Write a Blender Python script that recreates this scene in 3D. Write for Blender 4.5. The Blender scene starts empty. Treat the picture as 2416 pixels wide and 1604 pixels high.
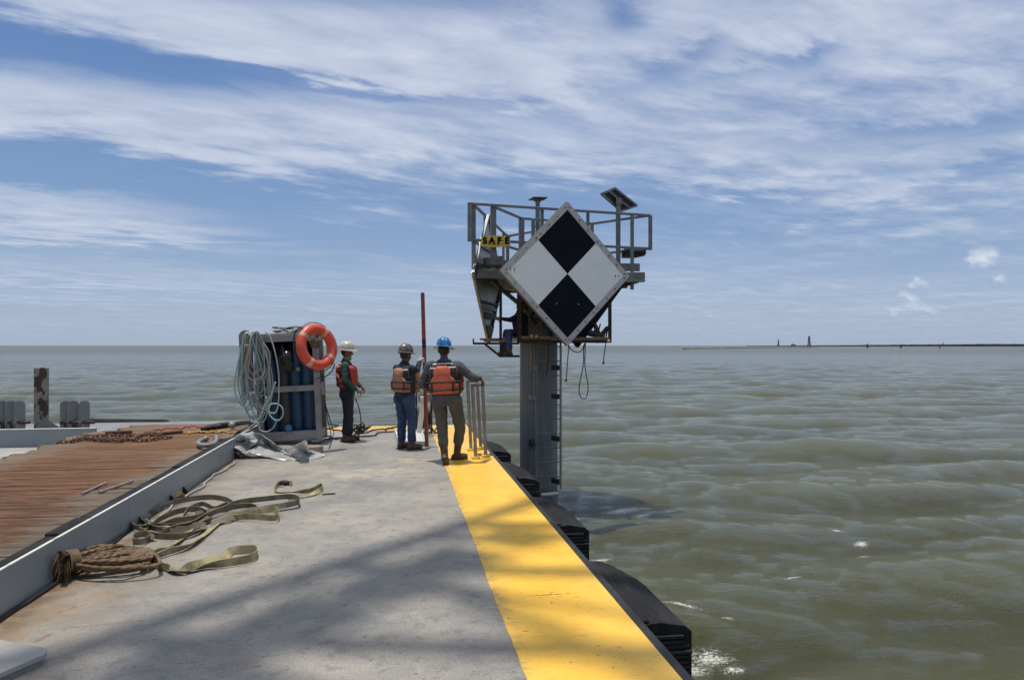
import bpy, bmesh, math, random
import numpy as np
from mathutils import Vector, Matrix, Quaternion

random.seed(7); np.random.seed(7)
R = math.radians
scene = bpy.context.scene
col = scene.collection

# ------------------------------------------------------------------ camera, sky, sun, exposure
CAM_H = 1.75
YAW = R(8.70)                      # camera looks this far to the right of the barge axis (+Y)
F_PX, W_PX, CX, HOR = 1745.0, 2416.0, 1208.0, 815.0
CA, SA = math.cos(YAW), math.sin(YAW)
cam_d = bpy.data.cameras.new("camera"); cam = bpy.data.objects.new("camera", cam_d); col.objects.link(cam)
cam.location = (0, 0, CAM_H); cam.rotation_euler = (R(90), 0, -YAW)
cam_d.sensor_width = 36; cam_d.lens = 36 * F_PX / W_PX
cam_d.shift_y = (HOR - 802) / W_PX
cam_d.clip_start = 0.05; cam_d.clip_end = 60000
scene.camera = cam

SUN_EL, SUN_VEC = R(83.5), Vector((-0.90, 0.44, 0)).normalized()
sun_dir = Vector((SUN_VEC.x * math.cos(SUN_EL), SUN_VEC.y * math.cos(SUN_EL), math.sin(SUN_EL)))
sd = bpy.data.lights.new("sun", 'SUN'); sun = bpy.data.objects.new("sun", sd); col.objects.link(sun)
sd.energy = 3.9; sd.angle = R(0.6); sd.color = (1.0, 0.945, 0.85)
sun.rotation_euler = sun_dir.to_track_quat('Z', 'Y').to_euler()

scene.view_settings.view_transform = 'Standard'; scene.view_settings.look = 'None'
scene.view_settings.gamma = 1.0; scene.view_settings.exposure = 0.0
scene.view_settings.use_curve_mapping = False

world = bpy.data.worlds.new("World"); scene.world = world; world.use_nodes = True
SKY_STR = 0.11

def build_world():
    nt = world.node_tree; N = nt.nodes; L = nt.links; N.clear()
    def m(op, a, b=None, c=None, clamp=False):
        n = N.new('ShaderNodeMath'); n.operation = op; n.use_clamp = clamp
        for i, v in enumerate((a, b, c)):
            if v is None: continue
            if isinstance(v, (int, float)): n.inputs[i].default_value = v
            else: L.new(v, n.inputs[i])
        return n.outputs[0]
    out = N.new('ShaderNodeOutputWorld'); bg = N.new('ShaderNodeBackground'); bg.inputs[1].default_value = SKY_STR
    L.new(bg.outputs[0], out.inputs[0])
    sky = N.new('ShaderNodeTexSky'); sky.sky_type = 'NISHITA'; sky.sun_disc = False
    sky.sun_elevation = SUN_EL; sky.sun_rotation = math.atan2(SUN_VEC.x, SUN_VEC.y)
    sky.air_density = 1.0; sky.dust_density = 0.4; sky.ozone_density = 1.6; sky.altitude = 0
    tc = N.new('ShaderNodeTexCoord')
    rot = N.new('ShaderNodeVectorRotate'); rot.rotation_type = 'Z_AXIS'; rot.inputs['Angle'].default_value = YAW
    L.new(tc.outputs['Generated'], rot.inputs['Vector'])
    sep = N.new('ShaderNodeSeparateXYZ'); L.new(rot.outputs[0], sep.inputs[0])
    X, Y, Z = sep.outputs
    ya = m('ADD', m('ABSOLUTE', Y), 0.02)
    u = m('DIVIDE', X, ya); b = m('DIVIDE', Z, ya)
    # cloud layer plane coordinates
    zz = m('MAXIMUM', m('ADD', Z, 0.05), 0.02)
    px = m('DIVIDE', X, zz); py = m('DIVIDE', Y, zz)
    pl = N.new('ShaderNodeCombineXYZ'); L.new(px, pl.inputs[0]); L.new(py, pl.inputs[1])
    # domain warp
    wn = N.new('ShaderNodeTexNoise'); wn.inputs['Scale'].default_value = 0.55; wn.inputs['Detail'].default_value = 3
    L.new(pl.outputs[0], wn.inputs['Vector'])
    def streak(angle, sx, sy, scale, detail, off, warp):
        v = N.new('ShaderNodeVectorMath'); v.operation = 'MULTIPLY_ADD'
        L.new(wn.outputs['Color'], v.inputs[0]); v.inputs[1].default_value = (warp, warp, 0); L.new(pl.outputs[0], v.inputs[2])
        r = N.new('ShaderNodeVectorRotate'); r.rotation_type = 'Z_AXIS'; r.inputs['Angle'].default_value = -R(angle)
        L.new(v.outputs[0], r.inputs['Vector'])
        s = N.new('ShaderNodeVectorMath'); s.operation = 'MULTIPLY'; s.inputs[1].default_value = (sx, sy, 1)
        L.new(r.outputs[0], s.inputs[0])
        a = N.new('ShaderNodeVectorMath'); a.operation = 'ADD'; a.inputs[1].default_value = off
        L.new(s.outputs[0], a.inputs[0])
        t = N.new('ShaderNodeTexNoise'); t.inputs['Scale'].default_value = scale; t.inputs['Detail'].default_value = detail
        t.inputs['Roughness'].default_value = 0.6
        L.new(a.outputs[0], t.inputs['Vector']); return t.outputs['Fac']
    nA = streak(34, 0.45, 1.25, 1.0, 8, (3.1, 0.4, 0), 0.9)
    nB = streak(-40, 0.6, 1.2, 1.0, 8, (9.1, 5.4, 2), 0.9)
    k = m('MULTIPLY_ADD', u, 2.2, -0.15, clamp=True)
    big = m('ADD', m('MULTIPLY', nA, m('SUBTRACT', 1.0, k)), m('MULTIPLY', nB, k))
    fA = streak(30, 0.9, 1.7, 3.3, 10, (1.1, 7.4, 4), 0.5)
    puff = N.new('ShaderNodeTexNoise'); puff.inputs['Scale'].default_value = 60; puff.inputs['Detail'].default_value = 7
    pc = N.new('ShaderNodeCombineXYZ'); L.new(u, pc.inputs[0]); L.new(m('MULTIPLY', b, 1.5), pc.inputs[1]); L.new(pc.outputs[0], puff.inputs['Vector'])
    # warp for layout
    uw = m('MULTIPLY_ADD', m('SUBTRACT', nA, 0.5), 0.25, u); bw = m('MULTIPLY_ADD', m('SUBTRACT', fA, 0.5), 0.09, b)
    uv = N.new('ShaderNodeCombineXYZ'); L.new(uw, uv.inputs[0]); L.new(bw, uv.inputs[1])
    uv0 = N.new('ShaderNodeCombineXYZ')
    pz = m('SUBTRACT', puff.outputs['Fac'], 0.5)
    L.new(m('MULTIPLY_ADD', pz, 0.016, u), uv0.inputs[0]); L.new(m('MULTIPLY_ADD', pz, 0.012, b), uv0.inputs[1])
    def blob(src, cx, cy, rx, ry, ang, w):
        cx, cy, rx, ry = cx * 1.0229, cy * 1.0229, rx * 1.0229, ry * 1.0229
        mp = N.new('ShaderNodeMapping'); mp.vector_type = 'TEXTURE'
        mp.inputs['Location'].default_value = ((cx - CX) / F_PX, (HOR - cy) / F_PX, 0)
        mp.inputs['Rotation'].default_value = (0, 0, -R(ang)); mp.inputs['Scale'].default_value = (rx / F_PX, ry / F_PX, 1)
        L.new(src, mp.inputs['Vector'])
        d = N.new('ShaderNodeVectorMath'); d.operation = 'DOT_PRODUCT'; L.new(mp.outputs[0], d.inputs[0]); L.new(mp.outputs[0], d.inputs[1])
        e = m('POWER', 2.718, m('MULTIPLY', d.outputs['Value'], -1.0))
        return m('MULTIPLY', e, w)
    acc = None
    for t in CLOUDS:
        v = blob(uv.outputs[0], *t); acc = v if acc is None else m('ADD', acc, v)
    # general trend: thin veil everywhere, a bit more near the horizon and on the right
    dens = m('ADD', acc, m('MULTIPLY_ADD', m('SUBTRACT', big, 0.5), 2.0, 0.385))
    dens = m('ADD', dens, m('MULTIPLY', m('SUBTRACT', fA, 0.5), 0.85))
    dens = m('ADD', dens, m('MULTIPLY', k, 0.14))
    mr = N.new('ShaderNodeMapRange'); mr.interpolation_type = 'SMOOTHSTEP'
    mr.inputs['From Min'].default_value = 0.0; mr.inputs['From Max'].default_value = 1.15
    mr.inputs['To Max'].default_value = 0.93
    L.new(dens, mr.inputs['Value'])
    # fade cirrus into an even pale veil towards the horizon
    hz = m('POWER', 2.718, m('MULTIPLY', m('MAXIMUM', Z, 0), -13.0))
    cov = m('ADD', m('MULTIPLY', mr.outputs[0], m('SUBTRACT', 1.0, m('MULTIPLY', hz, 0.9))), m('MULTIPLY', hz, 0.12), clamp=True)
    cu = None
    for t in CUMULUS:
        v = blob(uv0.outputs[0], *t); cu = v if cu is None else m('MAXIMUM', cu, v)
    cum = N.new('ShaderNodeMapRange'); cum.interpolation_type = 'SMOOTHSTEP'
    cum.inputs['From Min'].default_value = 0.16; cum.inputs['From Max'].default_value = 1.15; cum.inputs['To Max'].default_value = 0.9
    L.new(m('ADD', cu, m('MULTIPLY', pz, 1.3)), cum.inputs['Value'])
    # clear-sky colour : Nishita, toned towards the photograph's blue
    tint = N.new('ShaderNodeMix'); tint.data_type = 'RGBA'; tint.blend_type = 'MULTIPLY'; tint.inputs[0].default_value = 1
    L.new(sky.outputs[0], tint.inputs[6]); tint.inputs[7].default_value = SKY_TINT
    # lift the unseen zenith to fill shade / limit horizon : blend with a plain tone by elevation
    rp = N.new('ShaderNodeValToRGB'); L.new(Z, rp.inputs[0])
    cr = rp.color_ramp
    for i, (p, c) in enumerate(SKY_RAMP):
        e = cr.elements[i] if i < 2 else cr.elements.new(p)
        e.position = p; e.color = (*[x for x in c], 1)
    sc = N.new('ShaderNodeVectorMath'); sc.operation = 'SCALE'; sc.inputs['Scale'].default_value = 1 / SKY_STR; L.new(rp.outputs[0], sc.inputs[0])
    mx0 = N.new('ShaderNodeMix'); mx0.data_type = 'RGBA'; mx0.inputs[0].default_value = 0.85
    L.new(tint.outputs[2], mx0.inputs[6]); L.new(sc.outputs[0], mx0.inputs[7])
    # cloud tone varies a little
    ct = N.new('ShaderNodeMix'); ct.data_type = 'RGBA'; L.new(m('MULTIPLY_ADD', fA, 1.6, -0.35, clamp=True), ct.inputs[0])
    ct.inputs[6].default_value = (*[x / SKY_STR for x in CLOUD_LO], 1); ct.inputs[7].default_value = (*[x / SKY_STR for x in CLOUD_HI], 1)
    mx = N.new('ShaderNodeMix'); mx.data_type = 'RGBA'; L.new(cov, mx.inputs[0]); L.new(mx0.outputs[2], mx.inputs[6]); L.new(ct.outputs[2], mx.inputs[7])
    mc = N.new('ShaderNodeMix'); mc.data_type = 'RGBA'; L.new(cum.outputs[0], mc.inputs[0]); L.new(mx.outputs[2], mc.inputs[6])
    mc.inputs[7].default_value = (*[x / SKY_STR for x in (0.68, 0.74, 0.84)], 1)
    # keep the haze line colour at the very horizon
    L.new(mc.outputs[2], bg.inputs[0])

SKY_TINT = (0.95, 0.95, 1.0, 1)
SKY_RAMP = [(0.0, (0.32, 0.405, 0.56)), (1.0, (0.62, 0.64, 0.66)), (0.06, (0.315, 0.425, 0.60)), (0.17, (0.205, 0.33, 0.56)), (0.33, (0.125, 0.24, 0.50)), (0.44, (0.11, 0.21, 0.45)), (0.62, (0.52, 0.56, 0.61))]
CLOUD_LO, CLOUD_HI = (0.375, 0.455, 0.62), (0.72, 0.77, 0.88)
# (cx, cy, rx, ry, slope, weight) of the cirrus bands
CLOUDS = [
 (380, 50, 620, 50, 9, .55), (900, 130, 430, 80, 6, .50), (1650, 60, 800, 110, 0, .42), (1500, 210, 800, 90, -3, .30),
 (300, 290, 560, 55, 13, .62), (850, 320, 480, 60, 8, .50), (1350, 330, 520, 70, 3, .28), (2150, 330, 420, 60, -14, .22),
 (140, 495, 300, 50, 6, .75), (120, 545, 330, 40, 4, .45), (220, 640, 450, 30, 4, .35), (1950, 470, 520, 40, 10, .18), (1150, 640, 500, 40, 0, .12), (800, 505, 130, 14, 5, .35),
 (250, 150, 420, 45, 12, -.62), (0, 120, 160, 70, 0, -.3), (820, 212, 380, 17, 8, -.5), (520, 445, 620, 50, 8, -.62), (60, 390, 260, 40, 5, -.5),
 (800, 590, 600, 55, 0, -.22), (1430, 50, 90, 60, 30, -.45), (1180, 90, 120, 40, 30, -.2), (1850, 570, 520, 70, 4, -.3), (2300, 520, 220, 50, 0, -.2), (300, 575, 300, 18, 0, -.35), (1700, 170, 240, 20, -10, -.3), (1250, 450, 300, 40, 0, -.2), (2150, 310, 230, 30, -9, -.42), (1535, 157, 110, 28, -22, -.42), (1850, 146, 130, 22, -22, -.3), (1385, 60, 60, 45, -40, -.35), (1790, 470, 340, 26, 3, -.3), (1820, 383, 150, 26, 8, .3), (2100, 420, 380, 26, -16, .3), (1180, 60, 500, 60, 0, .25), (1330, 130, 260, 45, -10, .3)]
CUMULUS = [(2243, 596, 36, 24, -8, 1.0), (2225, 604, 24, 17, 0, .9), (2262, 590, 20, 15, 0, .9), (2281, 643, 16, 9, 0, .75), (2098, 657, 26, 10, 0, .8), (2094, 648, 12, 8, 0, .8),
 (2075, 690, 36, 15, 25, .8), (2110, 712, 50, 14, 20, .62), (2040, 715, 30, 11, 0, .55), (1640, 725, 30, 12, 0, .30)]
build_world()

# ------------------------------------------------------------------ geometry helpers
def DP(px, py, d):
    "world point seen at photo pixel (px,py), d metres in front of the camera"
    X = (px - CX) / F_PX * d
    return Vector((X * CA + d * SA, -X * SA + d * CA, CAM_H - (py - HOR) / F_PX * d))
def GP(px, py, z=0.0):
    "world point on the level z seen at photo pixel (px,py)"
    return DP(px, py, (CAM_H - z) * F_PX / (py - HOR))
def CP(X, d, z):
    return Vector((X * CA + d * SA, -X * SA + d * CA, z))

def catmull(pts, n=8, closed=False):
    P = [Vector(p) for p in pts]; out = []; N = len(P)
    rng = range(N) if closed else range(N - 1)
    for i in rng:
        if closed: p0, p1, p2, p3 = P[(i - 1) % N], P[i], P[(i + 1) % N], P[(i + 2) % N]
        else: p0, p1, p2, p3 = P[max(i - 1, 0)], P[i], P[i + 1], P[min(i + 2, N - 1)]
        for k in range(n):
            t = k / n
            out.append(0.5 * ((2 * p1) + (p2 - p0) * t + (2 * p0 - 5 * p1 + 4 * p2 - p3) * t * t + (3 * p1 - p0 - 3 * p2 + p3) * t ** 3))
    if not closed: out.append(P[-1].copy())
    return out

class MB:
    def __init__(s): s.v = []; s.f = []; s.mi = []; s.cur = 0
    def add(s, vs, fs):
        o = len(s.v); s.v += [Vector(x) for x in vs]
        for f in fs: s.f.append([i + o for i in f]); s.mi.append(s.cur)
        return s
    def box(s, c, d, rot=None, taper=1.0):
        c = Vector(c); hx, hy, hz = d[0] / 2, d[1] / 2, d[2] / 2; vs = []
        for z in (-1, 1):
            k = taper if z > 0 else 1
            for x, y in ((-1, -1), (1, -1), (1, 1), (-1, 1)):
                p = Vector((x * hx * k, y * hy * k, z * hz))
                if rot is not None: p = rot @ p
                vs.append(c + p)
        return s.add(vs, [(3, 2, 1, 0), (4, 5, 6, 7), (0, 1, 5, 4), (1, 2, 6, 5), (2, 3, 7, 6), (3, 0, 4, 7)])
    def bbox(s, c, d, bv=0.01, rot=None):
        "box with chamfered edges"
        bm = bmesh.new(); bmesh.ops.create_cube(bm, size=1)
        for v in bm.verts: v.co = Vector((v.co.x * d[0], v.co.y * d[1], v.co.z * d[2]))
        bmesh.ops.bevel(bm, geom=bm.edges[:], offset=bv, segments=2, affect='EDGES', profile=0.5)
        c = Vector(c); vs = [c + ((rot @ v.co) if rot is not None else v.co) for v in bm.verts]
        fs = [[v.index for v in f.verts] for f in bm.faces]; bm.free(); return s.add(vs, fs)
    def bar(s, a, b, w, h=None, up=(0, 0, 1)):
        "square bar from a to b"
        a, b = Vector(a), Vector(b); h = h or w; d = (b - a).normalized(); up = Vector(up)
        if abs(d.dot(up)) > .95: up = Vector((0.15, 1, 0)).normalized()
        x = d.cross(up).normalized(); y = x.cross(d).normalized(); vs = []
        for p in (a, b):
            for i, j in ((-1, -1), (1, -1), (1, 1), (-1, 1)): vs.append(p + x * i * w / 2 + y * j * h / 2)
        return s.add(vs, [(0, 1, 2, 3), (7, 6, 5, 4), (0, 4, 5, 1), (1, 5, 6, 2), (2, 6, 7, 3), (3, 7, 4, 0)])
    def cyl(s, a, b, r, r2=None, n=14, cap=True):
        a, b = Vector(a), Vector(b); r2 = r if r2 is None else r2; d = (b - a).normalized()
        x = d.orthogonal().normalized(); y = d.cross(x); vs = []
        for p, q in ((a, r), (b, r2)):
            for i in range(n):
                t = 2 * math.pi * i / n; vs.append(p + (x * math.cos(t) + y * math.sin(t)) * q)
        fs = [(i, (i + 1) % n, n + (i + 1) % n, n + i) for i in range(n)]
        if cap: fs += [tuple(range(n))[::-1], tuple(range(n, 2 * n))]
        return s.add(vs, fs)
    def tube(s, path, r, n=8, closed=False, lobes=0, pitch=0.05, depth=0.25, flat=None):
        P = [Vector(p) for p in path]; m = len(P); rr = r if callable(r) else (lambda t: r)
        tan = []
        for i in range(m):
            a = P[(i - 1) % m] if (closed or i > 0) else P[0]; b = P[(i + 1) % m] if (closed or i < m - 1) else P[-1]
            t = (b - a); tan.append(t.normalized() if t.length > 1e-9 else Vector((0, 0, 1)))
        x = tan[0].orthogonal().normalized(); vs = []; L = 0
        for i in range(m):
            x = (x - tan[i] * x.dot(tan[i]))
            x = x.normalized() if x.length > 1e-6 else tan[i].orthogonal().normalized()
            y = tan[i].cross(x)
            if i: L += (P[i] - P[i - 1]).length
            q = rr(i / max(m - 1, 1))
            for k in range(n):
                t = 2 * math.pi * k / n; w = q
                if lobes: w = q * (1 - depth * 0.5 * (1 + math.cos(lobes * (t + L / pitch * 2 * math.pi / lobes))))
                vs.append(P[i] + (x * math.cos(t) + y * math.sin(t)) * w)
        fs = []
        for i in range(m if closed else m - 1):
            j = (i + 1) % m
            for k in range(n): fs.append((i * n + k, i * n + (k + 1) % n, j * n + (k + 1) % n, j * n + k))
        if not closed: fs += [tuple(range(n))[::-1], tuple(range((m - 1) * n, m * n))]
        return s.add(vs, fs)
    def ell(s, c, r, rot=None, n=14, m=9):
        c = Vector(c); vs = []; r = (r, r, r) if isinstance(r, (int, float)) else r
        def tr(p):
            p = Vector((p[0] * r[0], p[1] * r[1], p[2] * r[2])); return c + ((rot @ p) if rot is not None else p)
        vs.append(tr((0, 0, 1)))
        for i in range(1, m):
            a = math.pi * i / m
            for k in range(n):
                t = 2 * math.pi * k / n; vs.append(tr((math.sin(a) * math.cos(t), math.sin(a) * math.sin(t), math.cos(a))))
        vs.append(tr((0, 0, -1))); fs = []
        for k in range(n): fs.append((0, 1 + k, 1 + (k + 1) % n))
        for i in range(m - 2):
            for k in range(n):
                a, b = 1 + i * n + k, 1 + i * n + (k + 1) % n; fs.append((a, a + n, b + n, b))
        for k in range(n): fs.append((len(vs) - 1, 1 + (m - 2) * n + (k + 1) % n, 1 + (m - 2) * n + k))
        return s.add(vs, fs)
    def caps(s, a, b, ra, rb=None, n=14):
        "tapered capsule"
        a, b = Vector(a), Vector(b); rb = ra if rb is None else rb
        s.ell(a, ra, n=n); s.ell(b, rb, n=n)
        if (b - a).length > 1e-4: s.cyl(a, b, ra, rb, n=n)
        return s
    def lathe(s, prof, c=(0, 0, 0), n=24, rot=None, sx=1, sy=1):
        c = Vector(c); vs = []; m = len(prof)
        for r, z in prof:
            for k in range(n):
                t = 2 * math.pi * k / n; p = Vector((r * math.cos(t) * sx, r * math.sin(t) * sy, z)); vs.append(c + ((rot @ p) if rot is not None else p))
        fs = [(i * n + k, i * n + (k + 1) % n, (i + 1) * n + (k + 1) % n, (i + 1) * n + k) for i in range(m - 1) for k in range(n)]
        if prof[0][0] > 1e-6: fs.append(tuple(range(n))[::-1])
        if prof[-1][0] > 1e-6: fs.append(tuple(range((m - 1) * n, m * n)))
        return s.add(vs, fs)
    def prism(s, poly, z0, z1):
        n = len(poly); vs = [Vector((p[0], p[1], z0)) for p in poly] + [Vector((p[0], p[1], z1)) for p in poly]
        fs = [tuple(range(n))[::-1], tuple(range(n, 2 * n))] + [(i, (i + 1) % n, n + (i + 1) % n, n + i) for i in range(n)]
        return s.add(vs, fs)
    def ext(s, poly3, off):
        "extrude a 3D polygon by a vector"
        off = Vector(off); n = len(poly3); vs = [Vector(p) for p in poly3] + [Vector(p) + off for p in poly3]
        fs = [tuple(range(n))[::-1], tuple(range(n, 2 * n))] + [(i, (i + 1) % n, n + (i + 1) % n, n + i) for i in range(n)]
        return s.add(vs, fs)
    def xf(s, M):
        s.v = [M @ p for p in s.v]; return s
    def build(s, name, mat, parent=None, smooth=False, sm_angle=None, bevel=None):
        me = bpy.data.meshes.new(name); off = Vector((0, 0, 0)); p = parent
        while p is not None: off += p.location; p = p.parent
        me.from_pydata([tuple(v - off) for v in s.v], [], s.f)
        mats = mat if isinstance(mat, (list, tuple)) else [mat]
        for mm in mats: me.materials.append(mm)
        if len(mats) > 1:
            for pl, i in zip(me.polygons, s.mi): pl.material_index = i
        bm = bmesh.new(); bm.from_mesh(me); bmesh.ops.recalc_face_normals(bm, faces=bm.faces[:]); bm.to_mesh(me); bm.free()
        o = bpy.data.objects.new(name, me); col.objects.link(o)
        if parent is not None: o.parent = parent
        if smooth:
            me.polygons.foreach_set('use_smooth', [True] * len(me.polygons))
            if sm_angle: me.set_sharp_from_angle(angle=R(sm_angle))
        if bevel:
            b = o.modifiers.new('bevel', 'BEVEL'); b.width = bevel; b.segments = 2; b.limit_method = 'ANGLE'; b.angle_limit = R(40); b.harden_normals = False
        return o

def tag(o, label=None, cat=None, group=None, kind=None):
    if label: o['label'] = label
    if cat: o['category'] = cat
    if group: o['group'] = group
    if kind: o['kind'] = kind
    return o
def empty(name, loc, label, cat, group=None, kind=None):
    o = bpy.data.objects.new(name, None); col.objects.link(o); o.location = loc; o.empty_display_size = 0.1
    return tag(o, label, cat, group, kind)
def kids(o): return [c for c in bpy.data.objects if c.parent == o]
def copy_tree(o, parent=None):
    c = o.copy(); col.objects.link(c); c.parent = parent
    for ch in kids(o): copy_tree(ch, c)
    return c

# ------------------------------------------------------------------ materials
def rgb(r, g, b):
    "sRGB 0-255 to linear"
    f = lambda c: (c / 255 / 12.92) if c / 255 <= .04045 else ((c / 255 + .055) / 1.055) ** 2.4
    return (f(r), f(g), f(b))
class NT:
    def __init__(s, name, world=False):
        s.m = bpy.data.materials.new(name); s.m.use_nodes = True; s.t = s.m.node_tree; s.N = s.t.nodes; s.L = s.t.links
        s.p = s.N['Principled BSDF']; s.out = s.N['Material Output']; s.tc = s.N.new('ShaderNodeTexCoord'); s.pos = s.tc.outputs['Object']
        if world: s.pos = s.N.new('ShaderNodeNewGeometry').outputs['Position']
    def obj(s, scale=(1, 1, 1), rz=0, loc=(0, 0, 0)):
        mp = s.N.new('ShaderNodeMapping'); mp.inputs['Scale'].default_value = scale; mp.inputs['Rotation'].default_value = (0, 0, rz); mp.inputs['Location'].default_value = loc
        s.L.new(s.pos, mp.inputs[0]); return mp.outputs[0]
    def noise(s, scale, detail=5, rough=.55, vec=None, dist=0.0):
        n = s.N.new('ShaderNodeTexNoise'); n.inputs['Scale'].default_value = scale; n.inputs['Detail'].default_value = detail
        n.inputs['Roughness'].default_value = rough; n.inputs['Distortion'].default_value = dist
        s.L.new(vec if vec is not None else s.pos, n.inputs['Vector']); return n.outputs['Fac']
    def rng(s, v, a, b, c=0.0, d=1.0, smooth=True):
        n = s.N.new('ShaderNodeMapRange'); n.interpolation_type = 'SMOOTHSTEP' if smooth else 'LINEAR'
        for k, x in (('From Min', a), ('From Max', b), ('To Min', c), ('To Max', d)): n.inputs[k].default_value = x
        s.L.new(v, n.inputs['Value']); return n.outputs[0]
    def math(s, op, a, b=None, clamp=False):
        n = s.N.new('ShaderNodeMath'); n.operation = op; n.use_clamp = clamp
        for i, v in enumerate((a, b)):
            if v is None: continue
            if isinstance(v, (int, float)): n.inputs[i].default_value = v
            else: s.L.new(v, n.inputs[i])
        return n.outputs[0]
    def mix(s, f, a, b, mode='MIX'):
        n = s.N.new('ShaderNodeMix'); n.data_type = 'RGBA'; n.blend_type = mode
        for i, v in ((0, f), (6, a), (7, b)):
            if isinstance(v, (int, float)): n.inputs[i].default_value = v
            elif isinstance(v, (tuple, list)): n.inputs[i].default_value = (*v[:3], 1)
            else: s.L.new(v, n.inputs[i])
        return n.outputs[2]
    def bump(s, h, strength=.3, dist=.01, normal=None):
        n = s.N.new('ShaderNodeBump'); n.inputs['Strength'].default_value = strength; n.inputs['Distance'].default_value = dist
        s.L.new(h, n.inputs['Height'])
        if normal is not None: s.L.new(normal, n.inputs['Normal'])
        s.L.new(n.outputs[0], s.p.inputs['Normal']); return n.outputs[0]
    def base(s, c):
        if isinstance(c, (tuple, list)): s.p.inputs['Base Color'].default_value = (*c[:3], 1)
        else: s.L.new(c, s.p.inputs['Base Color'])
    def set(s, rough=.6, metal=0.0, spec=None):
        if isinstance(rough, (int, float)): s.p.inputs['Roughness'].default_value = rough
        else: s.L.new(rough, s.p.inputs['Roughness'])
        s.p.inputs['Metallic'].default_value = metal
        if spec is not None: s.p.inputs['Specular IOR Level'].default_value = spec
    def spot(s, x, y, rx, ry, ang=0, soft=1.0, vec=None):
        mp = s.N.new('ShaderNodeMapping'); mp.vector_type = 'TEXTURE'
        mp.inputs['Location'].default_value = (x, y, 0); mp.inputs['Rotation'].default_value = (0, 0, R(ang)); mp.inputs['Scale'].default_value = (rx, ry, 1e6)
        s.L.new(vec if vec is not None else s.pos, mp.inputs[0])
        l = s.N.new('ShaderNodeVectorMath'); l.operation = 'LENGTH'; s.L.new(mp.outputs[0], l.inputs[0])
        return s.rng(l.outputs['Value'], 0.0, 1.0 * soft, 1.0, 0.0)

def mat(name, c1, c2=None, rough=.6, metal=0., scale=4., lo=.4, hi=.6, bump=.15, bscale=60., bdist=.004, stretch=(1, 1, 1), spec=None, c3=None, s3=20., lo3=.6, hi3=.7):
    t = NT(name); c = c1
    if c2 is not None:
        c = t.mix(t.rng(t.noise(scale, 6, .6, vec=t.obj(stretch)), lo, hi), c1, c2)
    if c3 is not None:
        c = t.mix(t.rng(t.noise(s3, 5, .6, vec=t.obj(stretch, loc=(5, 3, 1))), lo3, hi3), c, c3)
    t.base(c); t.set(rough, metal, spec)
    if bump: t.bump(t.noise(bscale, 4, .6), bump, bdist)
    return t.m

M = {}
M['galv'] = mat('galvanised_steel', (.15, .155, .155), (.21, .213, .21), .5, .35, 5, .35, .65, .08)
M['steel_grey'] = mat('grey_paint', (.17, .175, .18), (.23, .23, .225), .5, 0, 2, .35, .7, .1, c3=(.12, .07, .04), s3=9, lo3=.66, hi3=.72)
M['rack'] = mat('rack_paint', (.19, .19, .19), (.26, .255, .24), .5, 0, 3, .35, .65, .1, c3=(.12, .075, .045), s3=14, lo3=.6, hi3=.68)
M['dark_steel'] = mat('dark_steel', (.012, .012, .013), (.05, .03, .02), .6, .2, 6, .45, .7, .1)
M['rust_steel'] = mat('rusty_steel', (.075, .03, .02), (.035, .018, .014), .75, .1, 12, .4, .6, .2)
M['black'] = mat('black_rubber', (.010, .010, .011), (.022, .022, .022), .62, 0, 8, .4, .7, .2)
M['alu'] = mat('aluminium_sheet', (.42, .43, .43), (.52, .52, .51), .5, .25, 3, .35, .65, 0, stretch=(1, 1, .25))
M['plank'] = mat('weathered_plank', (.11, .075, .045), (.24, .185, .12), .8, 0, 6, .35, .6, .3, stretch=(1, 1, 6))
M['white_tube'] = mat('white_pipe', (.6, .6, .58), (.42, .4, .38), .5, 0, 5, .45, .7, .05)
M['red_pipe'] = mat('red_oxide_pipe', (.30, .065, .035), (.19, .05, .03), .6, 0, 5, .35, .65, .1, stretch=(1, 1, .3), c3=(.03, .02, .02), s3=7, lo3=.68, hi3=.72)
M['hose_teal'] = mat('teal_hose', (.26, .40, .37), (.36, .43, .40), .5, 0, 6, .4, .6, .05)
M['hose_grey'] = mat('grey_hose', (.36, .33, .33), (.28, .29, .29), .5, 0, 6, .4, .6, .05)
M['cyl_blue'] = mat('blue_cylinder_paint', (.012, .045, .10), (.02, .06, .11), .42, .1, 5, .35, .7, .05, c3=(.05, .04, .035), s3=16, lo3=.66, hi3=.72)
M['cyl_dark'] = mat('dark_cylinder_paint', (.03, .035, .035), (.055, .05, .045), .5, .1, 5, .35, .7, .05)
M['buoy'] = mat('orange_lifebuoy', (.62, .075, .028), (.52, .065, .03), .38, 0, 5, .35, .7, .03)
M['white_band'] = mat('pale_reflective_band', (.62, .34, .25), (.5, .22, .15), .4, 0, 9, .4, .6, .03)
M['web_belt'] = mat('yellow_webbing', (.30, .26, .09), (.19, .165, .08), .8, 0, 6, .35, .65, .5, 160, .003)
M['manila'] = mat('manila_rope', (.10, .062, .032), (.18, .12, .068), .9, 0, 10, .35, .65, .6, 90, .004)
M['tarp'] = mat('silver_tarpaulin', (.56, .56, .55), (.42, .42, .42), .36, .45, 3, .35, .65, .15, 30, .01)
M['rust_chain'] = mat('rusty_chain', (.075, .04, .028), (.12, .06, .035), .8, .1, 15, .4, .6, .2)
M['wood_blk'] = mat('brown_block', (.30, .20, .13), (.4, .28, .2), .8, 0, 6, .4, .6, .2)
M['skin'] = mat('skin', (.16, .08, .05), (.12, .058, .036), .55, 0, 10, .4, .6, .05)
M['hair'] = mat('dark_hair', (.012, .009, .008), None, .6)
M['glove'] = mat('pale_glove', (.55, .5, .44), (.4, .35, .3), .8, 0, 20, .4, .6, .2)
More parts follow.
